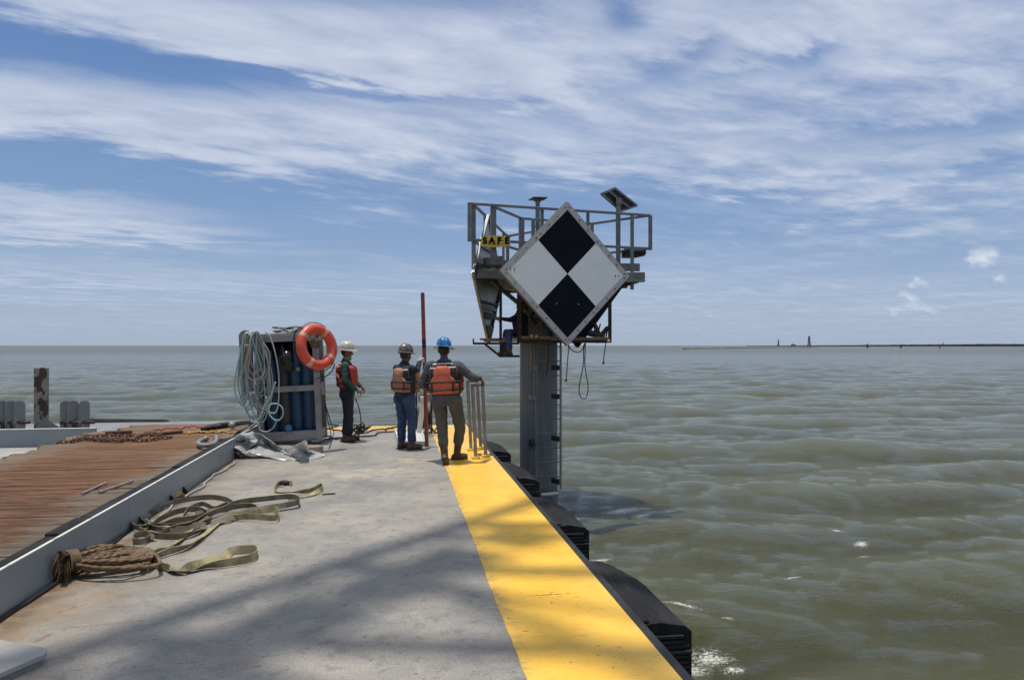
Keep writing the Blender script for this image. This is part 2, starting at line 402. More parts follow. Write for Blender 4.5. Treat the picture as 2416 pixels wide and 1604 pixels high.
M['leather'] = mat('brown_boot_leather', (.055, .03, .018), (.09, .055, .035), .65, 0, 15, .4, .6, .2)
M['vest_orange'] = mat('orange_vest_fabric', (.55, .12, .05), (.42, .09, .045), .75, 0, 14, .35, .65, .25)
M['vest_faded'] = mat('faded_orange_vest_fabric', (.40, .20, .12), (.30, .13, .085), .8, 0, 14, .35, .65, .25)
M['vest_red'] = mat('red_vest_fabric', (.42, .04, .025), (.30, .035, .025), .7, 0, 14, .35, .65, .25)
M['vest_black'] = mat('black_vest_fabric', (.016, .015, .017), (.028, .026, .03), .8, 0, 20, .4, .6, .2)
M['reflect'] = mat('pale_tape', (.62, .60, .52), (.5, .5, .45), .5, 0, 20, .4, .6, .05)
M['hivis'] = mat('lime_collar', (.17, .23, .06), (.12, .17, .05), .8)

def fabric(name, a, b, sc=9):
    t = NT(name); c = t.mix(t.rng(t.noise(sc, 6, .65), .35, .68), a, b)
    c = t.mix(t.rng(t.noise(sc * 4, 4, .6), .55, .75, 0, .5), c, tuple(x * .6 for x in a))
    t.base(c); t.set(.85); t.bump(t.noise(18, 5, .6, dist=1.2), .8, .02); return t.m
M['shirt_grey'] = fabric('grey_work_shirt', (.058, .062, .078), (.085, .09, .11))
M['shirt_navy'] = fabric('navy_work_shirt', (.010, .014, .035), (.018, .024, .05))
M['shirt_green'] = fabric('dark_green_shirt', (.010, .050, .048), (.022, .08, .072))
M['jeans'] = fabric('blue_jeans', (.013, .032, .085), (.035, .075, .16), 7)
M['trouser_dark'] = fabric('dark_trousers', (.006, .008, .016), (.011, .015, .032))
M['trouser_grey'] = fabric('dusty_grey_trousers', (.066, .068, .058), (.095, .095, .078), 6)

def hat_mat(name, a, b, c, sc):
    t = NT(name); x = t.mix(t.rng(t.noise(sc, 3, .5, dist=2.5), .44, .50), a, b); x = t.mix(t.rng(t.noise(sc * 1.7, 2, .5, dist=1), .60, .64), x, c)
    t.base(x); t.set(.3); return t.m
M['hat_blue'] = hat_mat('blue_swirl_hardhat', (.035, .25, .62), (.02, .10, .24), (.22, .45, .62), 9)
M['hat_white'] = mat('offwhite_hardhat', (.50, .48, .40), (.38, .36, .30), .35, 0, 12, .4, .65, .02)
M['hat_brown'] = hat_mat('stickered_brown_hardhat', (.035, .024, .02), (.13, .09, .075), (.5, .44, .38), 24)

# painted steel deck: pale grey non-skid, rust marks, scuffs
def deck_mat():
    t = NT('deck_paint', True); v = t.pos
    c = t.mix(t.rng(t.noise(.9, 7, .6), .30, .70), (.20, .195, .185), (.345, .315, .27))
    c = t.mix(t.rng(t.noise(3.2, 8, .7, dist=.6), .46, .72, 0, .6), c, (.385, .35, .295))
    c = t.mix(t.rng(t.noise(7, 8, .75), .50, .66, 0, .75), c, (.14, .13, .115)); c = t.mix(t.rng(t.noise(1.7, 9, .78, dist=1.0, vec=t.obj(loc=(7, 7, 0))), .52, .66, 0, .45), c, (.185, .15, .115)); c = t.mix(t.rng(t.noise(22, 4, .6, vec=t.obj((.5, 3, 1), rz=R(12))), .63, .72, 0, .5), c, (.42, .40, .36))
    c = t.mix(t.rng(t.noise(70, 4, .75), .47, .64, 0, .7), c, (.14, .13, .115)); c = t.mix(t.rng(t.noise(38, 5, .8, vec=t.obj(loc=(3, 1, 0))), .52, .72, 0, .5), c, (.42, .39, .34))
    # tan rust wash along the coaming
    sx = t.N.new('ShaderNodeSeparateXYZ'); t.L.new(v, sx.inputs[0])
    edge = t.rng(sx.outputs[0], -2.5, -1.5, 1, 0)
    wash = t.math('MULTIPLY', edge, t.rng(t.noise(2.2, 7, .65), .30, .62))
    nearb = t.rng(sx.outputs[1], 8.5, 4.8, .25, 1)
    c = t.mix(t.math('MULTIPLY', wash, t.math('MULTIPLY', nearb, .85)), c, (.25, .165, .085))
    e2 = t.math('MULTIPLY', t.rng(sx.outputs[0], -2.5, -2.2, 1, 0), t.rng(t.noise(5, 6, .6), .3, .6))
    c = t.mix(t.math('MULTIPLY', e2, .8), c, (.10, .058, .03))
    # bleached tan wear near the workers
    w = t.math('MAXIMUM', t.spot(-.4, 10.3, 1.2, .8), t.spot(.3, 11.4, .9, .6)); w = t.math('MULTIPLY', w, t.rng(t.noise(4, 7, .7), .42, .6))
    c = t.mix(t.math('MULTIPLY', w, .8), c, (.45, .38, .28))
    # rust scratches: short stretched flecks
    f1 = t.rng(t.noise(5, 4, .6, vec=t.obj((1.0, 4.0, 1), rz=R(25))), .655, .70)
    f1 = t.math('MULTIPLY', f1, t.rng(t.noise(.9, 3, .5, vec=t.obj(loc=(8, 2, 0))), .46, .60))
    c = t.mix(t.math('MULTIPLY', f1, .8), c, (.17, .075, .04))
    f2 = t.rng(t.noise(17, 4, .6, vec=t.obj((1, 2.0, 1), rz=R(-15), loc=(3, 9, 0))), .655, .69)
    c = t.mix(t.math('MULTIPLY', f2, .85), c, (.045, .035, .03))
    for (x, y, rx, ry, a) in DECK_MARKS:
        k = t.spot(x, y, rx, ry, a); k = t.math('MULTIPLY', t.rng(k, .05, .5), t.rng(t.noise(26, 5, .7, vec=t.obj((1, 3, 1), rz=-R(a))), .44, .56))
        c = t.mix(t.math('MULTIPLY', k, .85), c, (.20, .085, .045))
    t.base(c); t.set(t.rng(t.noise(3, 5), .3, .7, .42, .62)); 
    h = t.math('ADD', t.noise(150, 3, .6), t.math('MULTIPLY', t.noise(9, 5, .6), 2.2)); t.bump(h, .5, .008); return t.m
def gp2(px, py): g = GP(px, py); return g.x, g.y
DECK_MARKS = []
for (a, b, rx, ry, an) in ((650, 1358, .14, .03, 62), (772, 1362, .14, .04, 15), (955, 1358, .10, .035, 70), (240, 1473, .55, .02, 8), (100, 1505, .03, .10, -20), (1015, 1262, .08, .03, 20), (605, 1130, .10, .02, 60), (800, 1140, .2, .05, 10), (700, 1250, .12, .02, 35), (985, 1115, .16, .03, 50)):
    x, y = gp2(a, b); DECK_MARKS.append((x, y, rx, ry, an))
M['deck'] = deck_mat()
def yellow_mat():
    t = NT('yellow_deck_paint', True)
    c = t.mix(t.rng(t.noise(1.5, 6, .6), .35, .7), (.80, .455, .045), (.86, .52, .07))
    c = t.mix(t.rng(t.noise(6, 8, .78, vec=t.obj((1, 2.5, 1))), .50, .70, 0, .55), c, (.45, .25, .05)); c = t.mix(t.rng(t.noise(60, 4, .7), .58, .75, 0, .35), c, (.40, .22, .05)); c = t.mix(t.rng(t.noise(11, 3, .5, vec=t.obj((.35, 5, 1), rz=R(20))), .66, .72, 0, .5), c, (.25, .15, .06)); sy = t.N.new('ShaderNodeSeparateXYZ'); t.L.new(t.pos, sy.inputs[0]); c = t.mix(t.math('MULTIPLY', t.rng(sy.outputs[0], .78, .66, 0, 1), t.rng(t.noise(8, 6, .7), .4, .65, 0, .7)), c, (.30, .21, .10))
    f = t.math('MULTIPLY', t.rng(t.noise(24, 4, .6), .63, .67), t.rng(t.noise(1.4, 3, .5, vec=t.obj(loc=(4, 4, 0))), .42, .60))
    c = t.mix(t.math('MULTIPLY', f, .85), c, (.05, .035, .02))
    for (px, py, rx, ry, a) in ((1305, 1402, .30, .012, 2), (1275, 1353, .05, .008, 0), (1330, 1357, .04, .010, 0)):
        x, y = gp2(px, py); k = t.rng(t.spot(x, y, rx, ry, a), .1, .4); k = t.math('MULTIPLY', k, t.rng(t.noise(30, 4, .6), .36, .5)); c = t.mix(t.math('MULTIPLY', k, .85), c, (.07, .045, .02))
    t.base(c); t.set(t.rng(t.noise(4, 5), .3, .7, .30, .5)); t.bump(t.math('ADD', t.noise(120, 3, .6), t.noise(10, 4, .6)), .12, .004); return t.m
M['yellow'] = yellow_mat()
def timber_mat():
    t = NT('timber_deck', True); v = t.pos
    g = t.noise(3.2, 10, .85, vec=t.obj((.5, 4.5, 1)))
    c = t.mix(t.rng(g, .36, .62), (.085, .034, .015), (.36, .165, .07))
    sx = t.N.new('ShaderNodeSeparateXYZ'); t.L.new(v, sx.inputs[0])
    wob = t.math('MULTIPLY', t.math('SUBTRACT', t.noise(1.1, 6, .7, vec=t.obj((1, 2.2, 1))), .5), 1.6)
    xx = t.math('ADD', sx.outputs[0], wob)
    pale = t.math('MAXIMUM', t.rng(xx, -3.25, -2.95, 0, 1), t.rng(xx, -4.75, -5.2, 0, 1))
    pale = t.math('MAXIMUM', pale, t.math('MULTIPLY', t.rng(t.math('ADD', sx.outputs[1], t.math('MULTIPLY', wob, 2.0)), 13.6, 14.6, 0, 1), .7))
    pc = t.mix(t.rng(g, .35, .65), (.19, .15, .11), (.38, .32, .25))
    c = t.mix(t.math('MULTIPLY', pale, .85), c, pc)
    # lighter worn tops further out
    c = t.mix(t.math('MULTIPLY', t.rng(sx.outputs[1], 9, 13, 0, .6), t.rng(t.noise(3, 6, .7, vec=t.obj((.6, 5, 1), loc=(2, 0, 0))), .4, .6)), c, (.33, .19, .10))
    c = t.mix(t.rng(t.noise(6, 7, .75, vec=t.obj((.25, 4, 1))), .54, .62, 0, .85), c, (.03, .014, .009)); c = t.mix(t.rng(t.noise(16, 5, .7, vec=t.obj((.2, 14, 1), loc=(1, 4, 0))), .60, .70, 0, .6), c, (.34, .22, .13))
    c = t.mix(t.rng(t.noise(5, 8, .8, vec=t.obj((.3, 3.4, 1), loc=(9, 2, 0))), .54, .62, 0, .75), c, (.40, .28, .15))
    t.base(c); t.set(.9); t.bump(t.noise(4, 10, .85, vec=t.obj((.4, 5, 1))), 1.0, .08); return t.m
M['timber'] = timber_mat()
def post_mat():
    t = NT('peeling_post_paint')
    k = t.rng(t.noise(4.2, 6, .62, vec=t.obj((1.3, 1.3, .8), loc=(1.3, 0, .4))), .52, .545)
    c = t.mix(t.noise(6, 5), (.17, .17, .14), (.28, .27, .23)); c = t.mix(k, c, (.055, .026, .022)); c = t.mix(t.rng(t.noise(11, 4), .62, .66), c, (.12, .09, .04))
    t.base(c); t.set(.7); t.bump(k, .5, .01); return t.m
M['post'] = post_mat()
M['coaming'] = mat('coaming_paint', (.21, .235, .245), (.245, .27, .28), .45, 0, 1.2, .3, .7, .05, c3=(.16, .17, .17), s3=5, lo3=.6, hi3=.8)
M['coaming_top'] = mat('worn_white_edge', (.62, .62, .58), (.3, .26, .2), .5, 0, 9, .5, .75, .05)
def pile_mat():
    t = NT('pile_paint', True)
    c = t.mix(t.rng(t.noise(2.5, 6, .6, vec=t.obj((2, 2, .35))), .35, .65), (.115, .132, .145), (.165, .175, .183))
    c = t.mix(t.rng(t.noise(7, 6, .7, vec=t.obj((2, 2, .15))), .56, .8, 0, .4), c, (.22, .21, .19))
    sx = t.N.new('ShaderNodeSeparateXYZ'); t.L.new(t.pos, sx.inputs[0])
    c = t.mix(t.math('MULTIPLY', t.rng(sx.outputs[2], -1.15, -1.5, 0, .85), t.rng(t.noise(3, 5, .6), .3, .6)), c, (.04, .04, .04))
    t.base(c); t.set(.7, 0); t.bump(t.noise(30, 4), .08, .004); return t.m
M['pile'] = pile_mat()
def fender_mat():
    t = NT('laminated_rubber')
    c = t.mix(t.rng(t.noise(4, 7, .7, vec=t.obj((1, .35, 1))), .4, .68), (.010, .010, .011), (.030, .030, .032))
    c = t.mix(t.rng(t.noise(16, 5, .7, vec=t.obj((2.5, .5, 1))), .60, .72, 0, .6), c, (.06, .056, .05))
    t.base(c); t.set(.85, 0, .25); t.bump(t.noise(9, 8, .8, vec=t.obj((3, .4, 1))), .45, .02); return t.m
M['fender'] = fender_mat()
M['white_plate'] = mat('white_hatch_paint', (.37, .36, .335), (.29, .28, .26), .5, 0, 3, .35, .65, .05, c3=(.3, .2, .12), s3=8, lo3=.68, hi3=.75)
M['day_white'] = mat('daymark_white', (.88, .89, .88), (.83, .845, .835), .45, 0, 2, .35, .65, .03, c3=(.5, .5, .48), s3=7, lo3=.7, hi3=.78)
M['day_black'] = mat('daymark_black', (.004, .006, .010), (.006, .009, .014), .75, 0, 3, .4, .6, .0, spec=.15)
M['day_frame'] = mat('daymark_frame', (.46, .44, .41), (.53, .51, .475), .5, .1, 22, .35, .65, .05)
M['sign_yellow'] = mat('sign_yellow', (.72, .50, .05), (.6, .42, .06), .5, 0, 8, .4, .7, .02)
M['land'] = mat('far_land', (.085, .095, .095), (.12, .125, .12), .9, 0, .01)  # base grey lifted in place of distance haze
M['panel_back'] = mat('solar_panel_back', (.05, .055, .055), (.07, .072, .07), .5, .2, 8)

# ================================================================== WATER
WL = -1.72
def water_height(x, y, dr):
    rs = np.random.RandomState(11); h = np.zeros_like(x); sx = np.zeros_like(x); sy = np.zeros_like(x)
    g1 = 0.75 + 0.5 * np.sin(x * .11 + y * .07 + 1.0) * np.sin(x * .05 - y * .13 + .4)
    for i in range(150):
        lam = 0.28 * (30.0 ** (rs.rand() ** 0.95)); k = 2 * math.pi / lam
        th = R(-100) + rs.randn() * R(34 if lam < 1.2 else (26 if lam < 2.5 else 20))         # travel direction
        th += 0.0
        amp = 0.0064 * lam ** (1.12 if lam < 2 else 1.0) * (0.5 + rs.rand()) * (.7 if lam < 1.0 else (.62 if lam < 2.4 else .88))
        if lam > 5.5: amp *= .7
        ph = rs.rand() * 6.283; dx, dy = math.cos(th), math.sin(th)
        a = np.clip((lam / (dr * 3.0)) - 0.6, 0, 1) * amp * (g1 if i % 2 else (1.5 - g1))
        p = k * (x * dx + y * dy) + ph
        h += a * np.sin(p); sx += a * dx * np.cos(p) * 0.75; sy += a * dy * np.cos(p) * 0.75
    return h, sx, sy
def build_water():
    fine = np.arange(-58, 58.01, 0.17); coarse_l = np.arange(-180, -58, 4.0); coarse_r = np.arange(58, 180, 4.0) + 4 * 0.5
    ang = np.radians(np.concatenate([coarse_l, fine, coarse_r])); ang.sort(); na = len(ang)
    r = [1.2]
    while r[-1] < 30000: r.append(r[-1] + max(0.035, r[-1] * 0.011) if r[-1] < 900 else r[-1] * 1.12)
    r = np.array(r); nr = len(r); dr = np.gradient(r)
    A, Rr = np.meshgrid(ang + YAW, r); D = np.repeat(dr[:, None], na, 1); D = np.maximum(D, Rr * 0.004)
    x = Rr * np.sin(A); y = Rr * np.cos(A); h, sx, sy = water_height(x, y, D)
    co = np.stack([x - sx, y - sy, WL + h], -1).reshape(-1, 3)
    me = bpy.data.meshes.new('water'); nv = nr * na + 1
    co = np.vstack([co, [[0, 0, WL]]])
    i = np.arange(nr - 1)[:, None]; j = np.arange(na)[None, :]; j2 = (j + 1) % na
    q = np.stack([i * na + j + 0 * i, i * na + j2, (i + 1) * na + j2, (i + 1) * na + j], -1).reshape(-1, 4)
    tri = np.stack([np.full(na, nv - 1), (np.arange(na) + 1) % na, np.arange(na)], -1)
    me.vertices.add(nv); me.vertices.foreach_set('co', co.astype('f').ravel())
    nl = q.size + tri.size; me.loops.add(nl); me.loops.foreach_set('vertex_index', np.concatenate([q.ravel(), tri.ravel()]).astype('i'))
    me.polygons.add(len(q) + len(tri)); st = np.concatenate([np.arange(len(q)) * 4, q.size + np.arange(len(tri)) * 3])
    me.polygons.foreach_set('loop_start', st.astype('i')); me.polygons.foreach_set('use_smooth', np.ones(len(q) + len(tri), bool))
    me.update(calc_edges=True); me.validate()
    bm = bmesh.new(); bm.from_mesh(me); bmesh.ops.recalc_face_normals(bm, faces=bm.faces[:])
    if bm.faces[len(bm.faces) // 2].normal.z < 0: bmesh.ops.reverse_faces(bm, faces=bm.faces[:])
    bm.to_mesh(me); bm.free()
    # material
    t = NT('muddy_sea_water'); v = t.pos
    c = t.mix(t.rng(t.noise(.05, 4, .5, vec=t.obj((1, 2.5, 1))), .35, .65), (.050, .051, .018), (.062, .062, .025))
    sx_ = t.N.new('ShaderNodeSeparateXYZ'); t.L.new(v, sx_.inputs[0])
    c = t.mix(t.rng(sx_.outputs[2], WL - .12, WL + .16), c, (.086, .087, .030))  # light through the crests painted as a paler green by height
    c = t.mix(t.rng(t.noise(.35, 6, .65, vec=t.obj((.5, 2.0, 1))), .50, .75, 0, .6), c, (.070, .072, .036))
    c = t.mix(t.rng(t.noise(1.3, 9, .8, vec=t.obj((.3, 1.6, 1), rz=R(5))), .46, .60, 0, .45), c, (.072, .071, .034))
    # churned foam flecks only where waves break
    foam = None
    for (px, py, rx, ry, a) in FOAM:
        g = GP(px * 1.0229, py * 1.0229, WL); s = t.spot(g.x, g.y, rx, ry, a); foam = s if foam is None else t.math('MAXIMUM', foam, s)
    fl = t.noise(21.0, 8, .85, vec=t.obj((.8, 1.6, 1), rz=R(12)), dist=.8)
    fm = t.rng(t.math('ADD', fl, t.math('MULTIPLY', foam, .215)), .69, .72)
    fm = t.math('MULTIPLY', fm, t.rng(foam, .05, .25))
    rid = t.math('ABSOLUTE', t.math('SUBTRACT', t.noise(4.5, 5, .6, vec=t.obj((.9, 1.5, 1), rz=R(10), loc=(3, 3, 0)), dist=1.6), .5))
    lace = t.math('MULTIPLY', t.rng(rid, .004, .022, 1, 0), t.math('MULTIPLY', t.rng(foam, .25, .8), t.rng(t.noise(11, 4, .7), .42, .56)))
    fm = t.math('MAXIMUM', fm, t.math('MULTIPLY', lace, .9))
    c = t.mix(fm, c, (.75, .76, .72))
    t.base(c); ln0 = t.N.new('ShaderNodeVectorMath'); ln0.operation = 'LENGTH'; t.L.new(v, ln0.inputs[0]); t.set(t.math('ADD', t.rng(fm, 0, 1, .05, .7), t.rng(ln0.outputs['Value'], 40, 500, 0, .22)), 0); t.p.inputs['IOR'].default_value = 1.333
    t.p.inputs['Specular IOR Level'].default_value = .62
    n1 = t.noise(2.2, 6, .62, vec=t.obj((.55, 1.5, 1), rz=R(6))); n2 = t.noise(7, 7, .72, vec=t.obj((.6, 1.5, 1), rz=R(-9)))
    n3 = t.noise(.5, 5, .6, vec=t.obj((.4, 1.7, 1), rz=R(4))); n4 = t.noise(.09, 5, .6, vec=t.obj((.35, 1.8, 1)))
    n5 = t.noise(26, 4, .6, vec=t.obj((.5, 1.4, 1), rz=R(8)))
    h = t.math('ADD', t.math('MULTIPLY', n1, .025), t.math('MULTIPLY', n2, .13)); h = t.math('ADD', h, t.math('MULTIPLY', n3, .03)); h = t.math('ADD', h, t.math('MULTIPLY', n4, .2)); h = t.math('ADD', h, t.math('MULTIPLY', n5, .06))
    bn = t.bump(h, 1.0, .55)
    # small steep wavelets the mesh cannot carry, stronger with distance from the barge
    def wav(scale, st):
        q = t.N.new('ShaderNodeTexNoise'); q.inputs['Scale'].default_value = scale; q.inputs['Detail'].default_value = 11; q.inputs['Roughness'].default_value = .86; t.L.new(t.obj(st, rz=R(7)), q.inputs['Vector'])
        s_ = t.N.new('ShaderNodeVectorMath'); s_.operation = 'SUBTRACT'; s_.inputs[1].default_value = (.5, .5, .5); t.L.new(q.outputs['Color'], s_.inputs[0]); return s_.outputs[0]
    ln = t.N.new('ShaderNodeVectorMath'); ln.operation = 'LENGTH'; t.L.new(v, ln.inputs[0])
    def scl(vec, k):
        s_ = t.N.new('ShaderNodeVectorMath'); s_.operation = 'MULTIPLY'; t.L.new(vec, s_.inputs[0]); c_ = t.N.new('ShaderNodeCombineXYZ'); t.L.new(t.math('MULTIPLY', k, .6), c_.inputs[0]); t.L.new(k, c_.inputs[1]); t.L.new(c_.outputs[0], s_.inputs[1]); return s_.outputs[0]
    def add(a, b): s_ = t.N.new('ShaderNodeVectorMath'); s_.operation = 'ADD'; t.L.new(a, s_.inputs[0]); t.L.new(b, s_.inputs[1]); return s_.outputs[0]
    tot = add(bn, scl(wav(2.4, (.32, 1.7, 1)), t.rng(ln.outputs['Value'], 5, 60, .6, 2.4)))
    nz = t.N.new('ShaderNodeVectorMath'); nz.operation = 'NORMALIZE'; t.L.new(tot, nz.inputs[0]); t.L.new(nz.outputs[0], t.p.inputs['Normal'])
    me.materials.append(t.m)
    o = bpy.data.objects.new('water', me); col.objects.link(o); o['kind'] = 'structure'
FOAM = [(1275, 1178, .75, .45, 0), (1590, 1520, .5, .4, 20), (1380, 1290, .5, .2, 0), (1430, 1172, 1.0, .42, 5), (1480, 1185, .6, .25, 20), (1985, 1245, .35, .22, 10), (1995, 1275, .3, .12, 0), (1640, 1500, .55, .38, -20), (1570, 1415, .6, .16, -30), (1690, 1525, .3, .18, 0), (1680, 1435, .2, .08, 0), (1500, 1090, .5, .14, 0), (1830, 1340, .35, .08, 20), (1930, 1225, .25, .1, 0)]
build_water()

# distant shore, range towers and beacons on the right
def build_far():
    rs = random.Random(5)
    mb = MB(); d0 = 2600
    pts = []
    for i in range(90):
        px = 1608 + (2900 - 1608) * i / 89; pts.append(px)
    def strip(px0, px1, n, dfun, hfun, depth):
        m = MB(); rows = []
        for i in range(n + 1):
            px = px0 + (px1 - px0) * i / n; d = dfun(i / n); h = hfun(i / n)
            X = (px - CX) / F_PX
            rows.append((CP(X * d, d, WL - .5), CP(X * d, d, WL + h), CP(X * (d + depth), d + depth, WL + h * .9), CP(X * (d + depth), d + depth, WL - .5)))
        vs = [p for r in rows for p in r]; fs = []
        for i in range(n):
            for k in range(3): fs.append((i * 4 + k, i * 4 + k + 1, i * 4 + 4 + k + 1, i * 4 + 4 + k))
        fs += [(0, 1, 2, 3), (n * 4 + 3, n * 4 + 2, n * 4 + 1, n * 4)]
        return m.add(vs, fs)
    h1 = [rs.uniform(.3, 1.3) for _ in range(400)]
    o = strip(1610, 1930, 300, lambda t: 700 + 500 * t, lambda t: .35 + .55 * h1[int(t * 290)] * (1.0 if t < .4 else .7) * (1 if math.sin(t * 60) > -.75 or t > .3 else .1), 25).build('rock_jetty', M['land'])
    tag(o, 'low dark rock jetty running along the horizon on the right', 'jetty')
    h2 = [rs.uniform(.6, 1.25) for _ in range(400)]
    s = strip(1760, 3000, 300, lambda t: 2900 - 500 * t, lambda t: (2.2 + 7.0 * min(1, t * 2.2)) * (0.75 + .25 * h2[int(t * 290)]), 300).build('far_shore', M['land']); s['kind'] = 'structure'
    def lattice(px, ptop, pbot, w, d, label, name, cat, taper=.3, house=False):
        b = DP(px, pbot, d); tp = DP(px, ptop, d); h = tp.z - b.z; w = w / F_PX * d
        root = empty(name, b, label, cat)
        m = MB(); c4 = []
        for sx, sy in ((-1, -1), (1, -1), (1, 1), (-1, 1)):
            a = b + Vector((sx * w / 2, sy * w / 2, 0)); e = b + Vector((sx * w / 2 * taper, sy * w / 2 * taper, h)); c4.append((a, e)); m.bar(a, e, w * .16)
        n = 5
        for i in range(n):
            for k in range(4):
                a0, a1 = c4[k]; b0, b1 = c4[(k + 1) % 4]
                m.bar(a0.lerp(a1, i / n), b0.lerp(b1, (i + 1) / n), w * .09); m.bar(a0.lerp(a1, (i + 1) / n), b0.lerp(b1, (i + 1) / n), w * .09)
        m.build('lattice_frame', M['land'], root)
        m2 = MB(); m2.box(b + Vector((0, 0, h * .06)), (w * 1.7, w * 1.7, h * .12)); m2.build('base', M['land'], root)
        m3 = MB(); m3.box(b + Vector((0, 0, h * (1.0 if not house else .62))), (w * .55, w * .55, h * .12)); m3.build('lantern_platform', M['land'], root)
    lattice(1836.5, 802, 816, 3.2, 1000, 'slim lattice tower on the jetty, left of the taller one', 'range_tower', 'tower')
    lattice(1909, 794, 817.5, 5.5, 900, 'tallest lattice tower on the far jetty at the horizon', 'range_tower', 'tower')
    def beacon(px, ptop, pbot, w, d, label):
        b = DP(px, pbot, d); h = DP(px, ptop, d).z - b.z; w = w / F_PX * d; root = empty('channel_beacon', b, label, 'beacon', 'channel beacons on the horizon')
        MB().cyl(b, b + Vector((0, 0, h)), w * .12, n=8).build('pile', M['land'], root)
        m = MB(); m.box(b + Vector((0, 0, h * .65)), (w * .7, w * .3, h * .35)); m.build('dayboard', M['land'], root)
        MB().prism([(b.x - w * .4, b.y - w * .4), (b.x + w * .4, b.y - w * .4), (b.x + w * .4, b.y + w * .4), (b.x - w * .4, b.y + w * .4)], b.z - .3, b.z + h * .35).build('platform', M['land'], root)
    beacon(2046.5, 810, 820, 4.5, 620, 'small dark channel beacon nearest to the tall lattice tower')
    beacon(2125.5, 811, 820, 4.5, 620, 'small dark channel beacon, middle one of the three to the right of the towers')
    beacon(2217, 813, 821, 3.0, 620, 'thin dark channel beacon, rightmost of the three on the horizon')
    b = DP(2226, 815, 2500); r = empty('chimney_stack', b, 'thin dark stack rising from the far shore on the right', 'chimney')
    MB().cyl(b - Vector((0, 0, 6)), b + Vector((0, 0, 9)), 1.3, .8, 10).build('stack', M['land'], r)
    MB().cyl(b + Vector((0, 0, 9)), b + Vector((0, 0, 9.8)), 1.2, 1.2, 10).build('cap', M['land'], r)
    b = DP(1872, 816, 1300); r = empty('far_building', b, 'small boxy plant building low on the far jetty between the two lattice towers', 'building')
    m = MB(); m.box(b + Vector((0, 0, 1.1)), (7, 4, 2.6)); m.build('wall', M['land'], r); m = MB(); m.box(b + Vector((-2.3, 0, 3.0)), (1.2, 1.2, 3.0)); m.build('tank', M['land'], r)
build_far()

# ================================================================== DECK BARGE (camera stands on it)
XL, XR, YE, YB = -2.52, 1.47, 16.35, -14.0
YSI = 0.66                      # inner edge of the yellow strip
def build_barge():
    root = empty('deck_barge', (XR, YB, 0), 'grey steel deck barge with a yellow safety strip along its right edge, in the foreground', 'barge')
    # hull
    MB().box(((XL + XR) / 2, (YB + YE) / 2, -1.32), (XR - XL - .03, YE - YB - .03, 2.6)).build('hull', M['steel_grey'], root)
    # deck plates : one sheet with a notch at the ladder gate
    g = GP(1133, 1073); ny0, ny1 = g.y - .12, g.y + .14; nx = XR - .22
    MB().add([(XL, YB, 0), (YSI + .03, YB, 0), (YSI + .03, YE - .85, 0), (XL, YE - .85, 0)], [(0, 1, 2, 3)]).build('deck_plate', M['deck'], root)
    y = MB()
    rj = random.Random(17); ys = [YB] + [YB + (ny0 - YB) * i / 260 for i in range(1, 260)] + [ny0]; le = [YSI + rj.gauss(0, .0025) + .004 * math.sin(q * 2.1) for q in ys]
    for a, b, u0, u1 in zip(ys, ys[1:], le, le[1:]): y.add([(u0, a, .0015), (XR, a, .0015), (XR, b, .0015), (u1, b, .0015)], [(0, 1, 2, 3)])
    y.add([(YSI, ny0, .0015), (nx, ny0, .0015), (nx, ny1, .0015), (YSI, ny1, .0015)], [(0, 1, 2, 3)])
    y.add([(YSI, ny1, .0015), (XR, ny1, .0015), (XR, YE, .0015), (YSI, YE, .0015)], [(0, 1, 2, 3)])
    y.add([(XL, YE - .85, .0), (YSI, YE - .85, 0), (YSI, YE, 0), (XL, YE, 0)], [(0, 1, 2, 3)])
    y.build('edge_stripe', M['yellow'], root)
    # notch pocket
    MB().box(((nx + XR) / 2 + .004, (ny0 + ny1) / 2, -.012), (XR - nx, ny1 - ny0, .012)).build('ladder_notch', M['black'], root)
    # rub rail / dark angle on the outer edge
    m = MB(); m.box((XR + .035, (YB + YE) / 2, -.05), (.07, YE - YB, .085)); m.box((XR + .03, (YB + YE) / 2, -.35), (.05, YE - YB, .05)); m.build('rub_rail', M['black'], root, bevel=.008)
    m = MB(); m.box(((XL + XR) / 2, YE + .03, -.05), (XR - XL, .06, .085)); m.build('end_rail', M['black'], root)
    # coaming
    m = MB(); y0 = YB
    seams = [YB, -6, -1.2, 2.6, 5.0, 7.45, 9.9, 12.35, 15.2]
    for a, b in zip(seams, seams[1:]): m.box((XL - .006, (a + b) / 2, .155), (.014, b - a - .006, .31))
    c = m.build('coaming', M['coaming'], root)
    m = MB()
    for a, b in zip(seams, seams[1:]): m.box((XL - .006, (a + b) / 2, .314), (.022, b - a - .004, .008))
    m.build('coaming_edge', M['coaming_top'], c)
    for yy in (3.7, 5.9, 6.5, 8.7, 9.2, 12.0): 
        m = MB(); m.ext([(XL + .001, yy, 0.001), (XL + .075, yy, 0.001), (XL + .02, yy, .085), (XL + .001, yy, .085)], (0, .012, 0))
        m.build('bracket', M['dark_steel'], c)
    # cable lying in the corner along the coaming
    p = [(XL + .10 + .03 * math.sin(i * .9) + .015 * math.sin(i * 2.3), 7.6 + i * .22, .016) for i in range(19)]
    o = MB().tube(catmull(p, 4), .013, 6).build('corner_cable', M['hose_grey'], smooth=True)
    tag(o, 'thin pale cable lying on the deck along the foot of the grey coaming', 'cable')
    p = [(XL + .028 + .012 * math.sin(i * 1.7), 1.0 + i * .3, .012) for i in range(24)]
    o = MB().tube(catmull(p, 3), .016, 6).build('dark_foot_line', M['dark_steel'], root, smooth=True);  # thin dark strand along the foot of the coaming
build_barge()

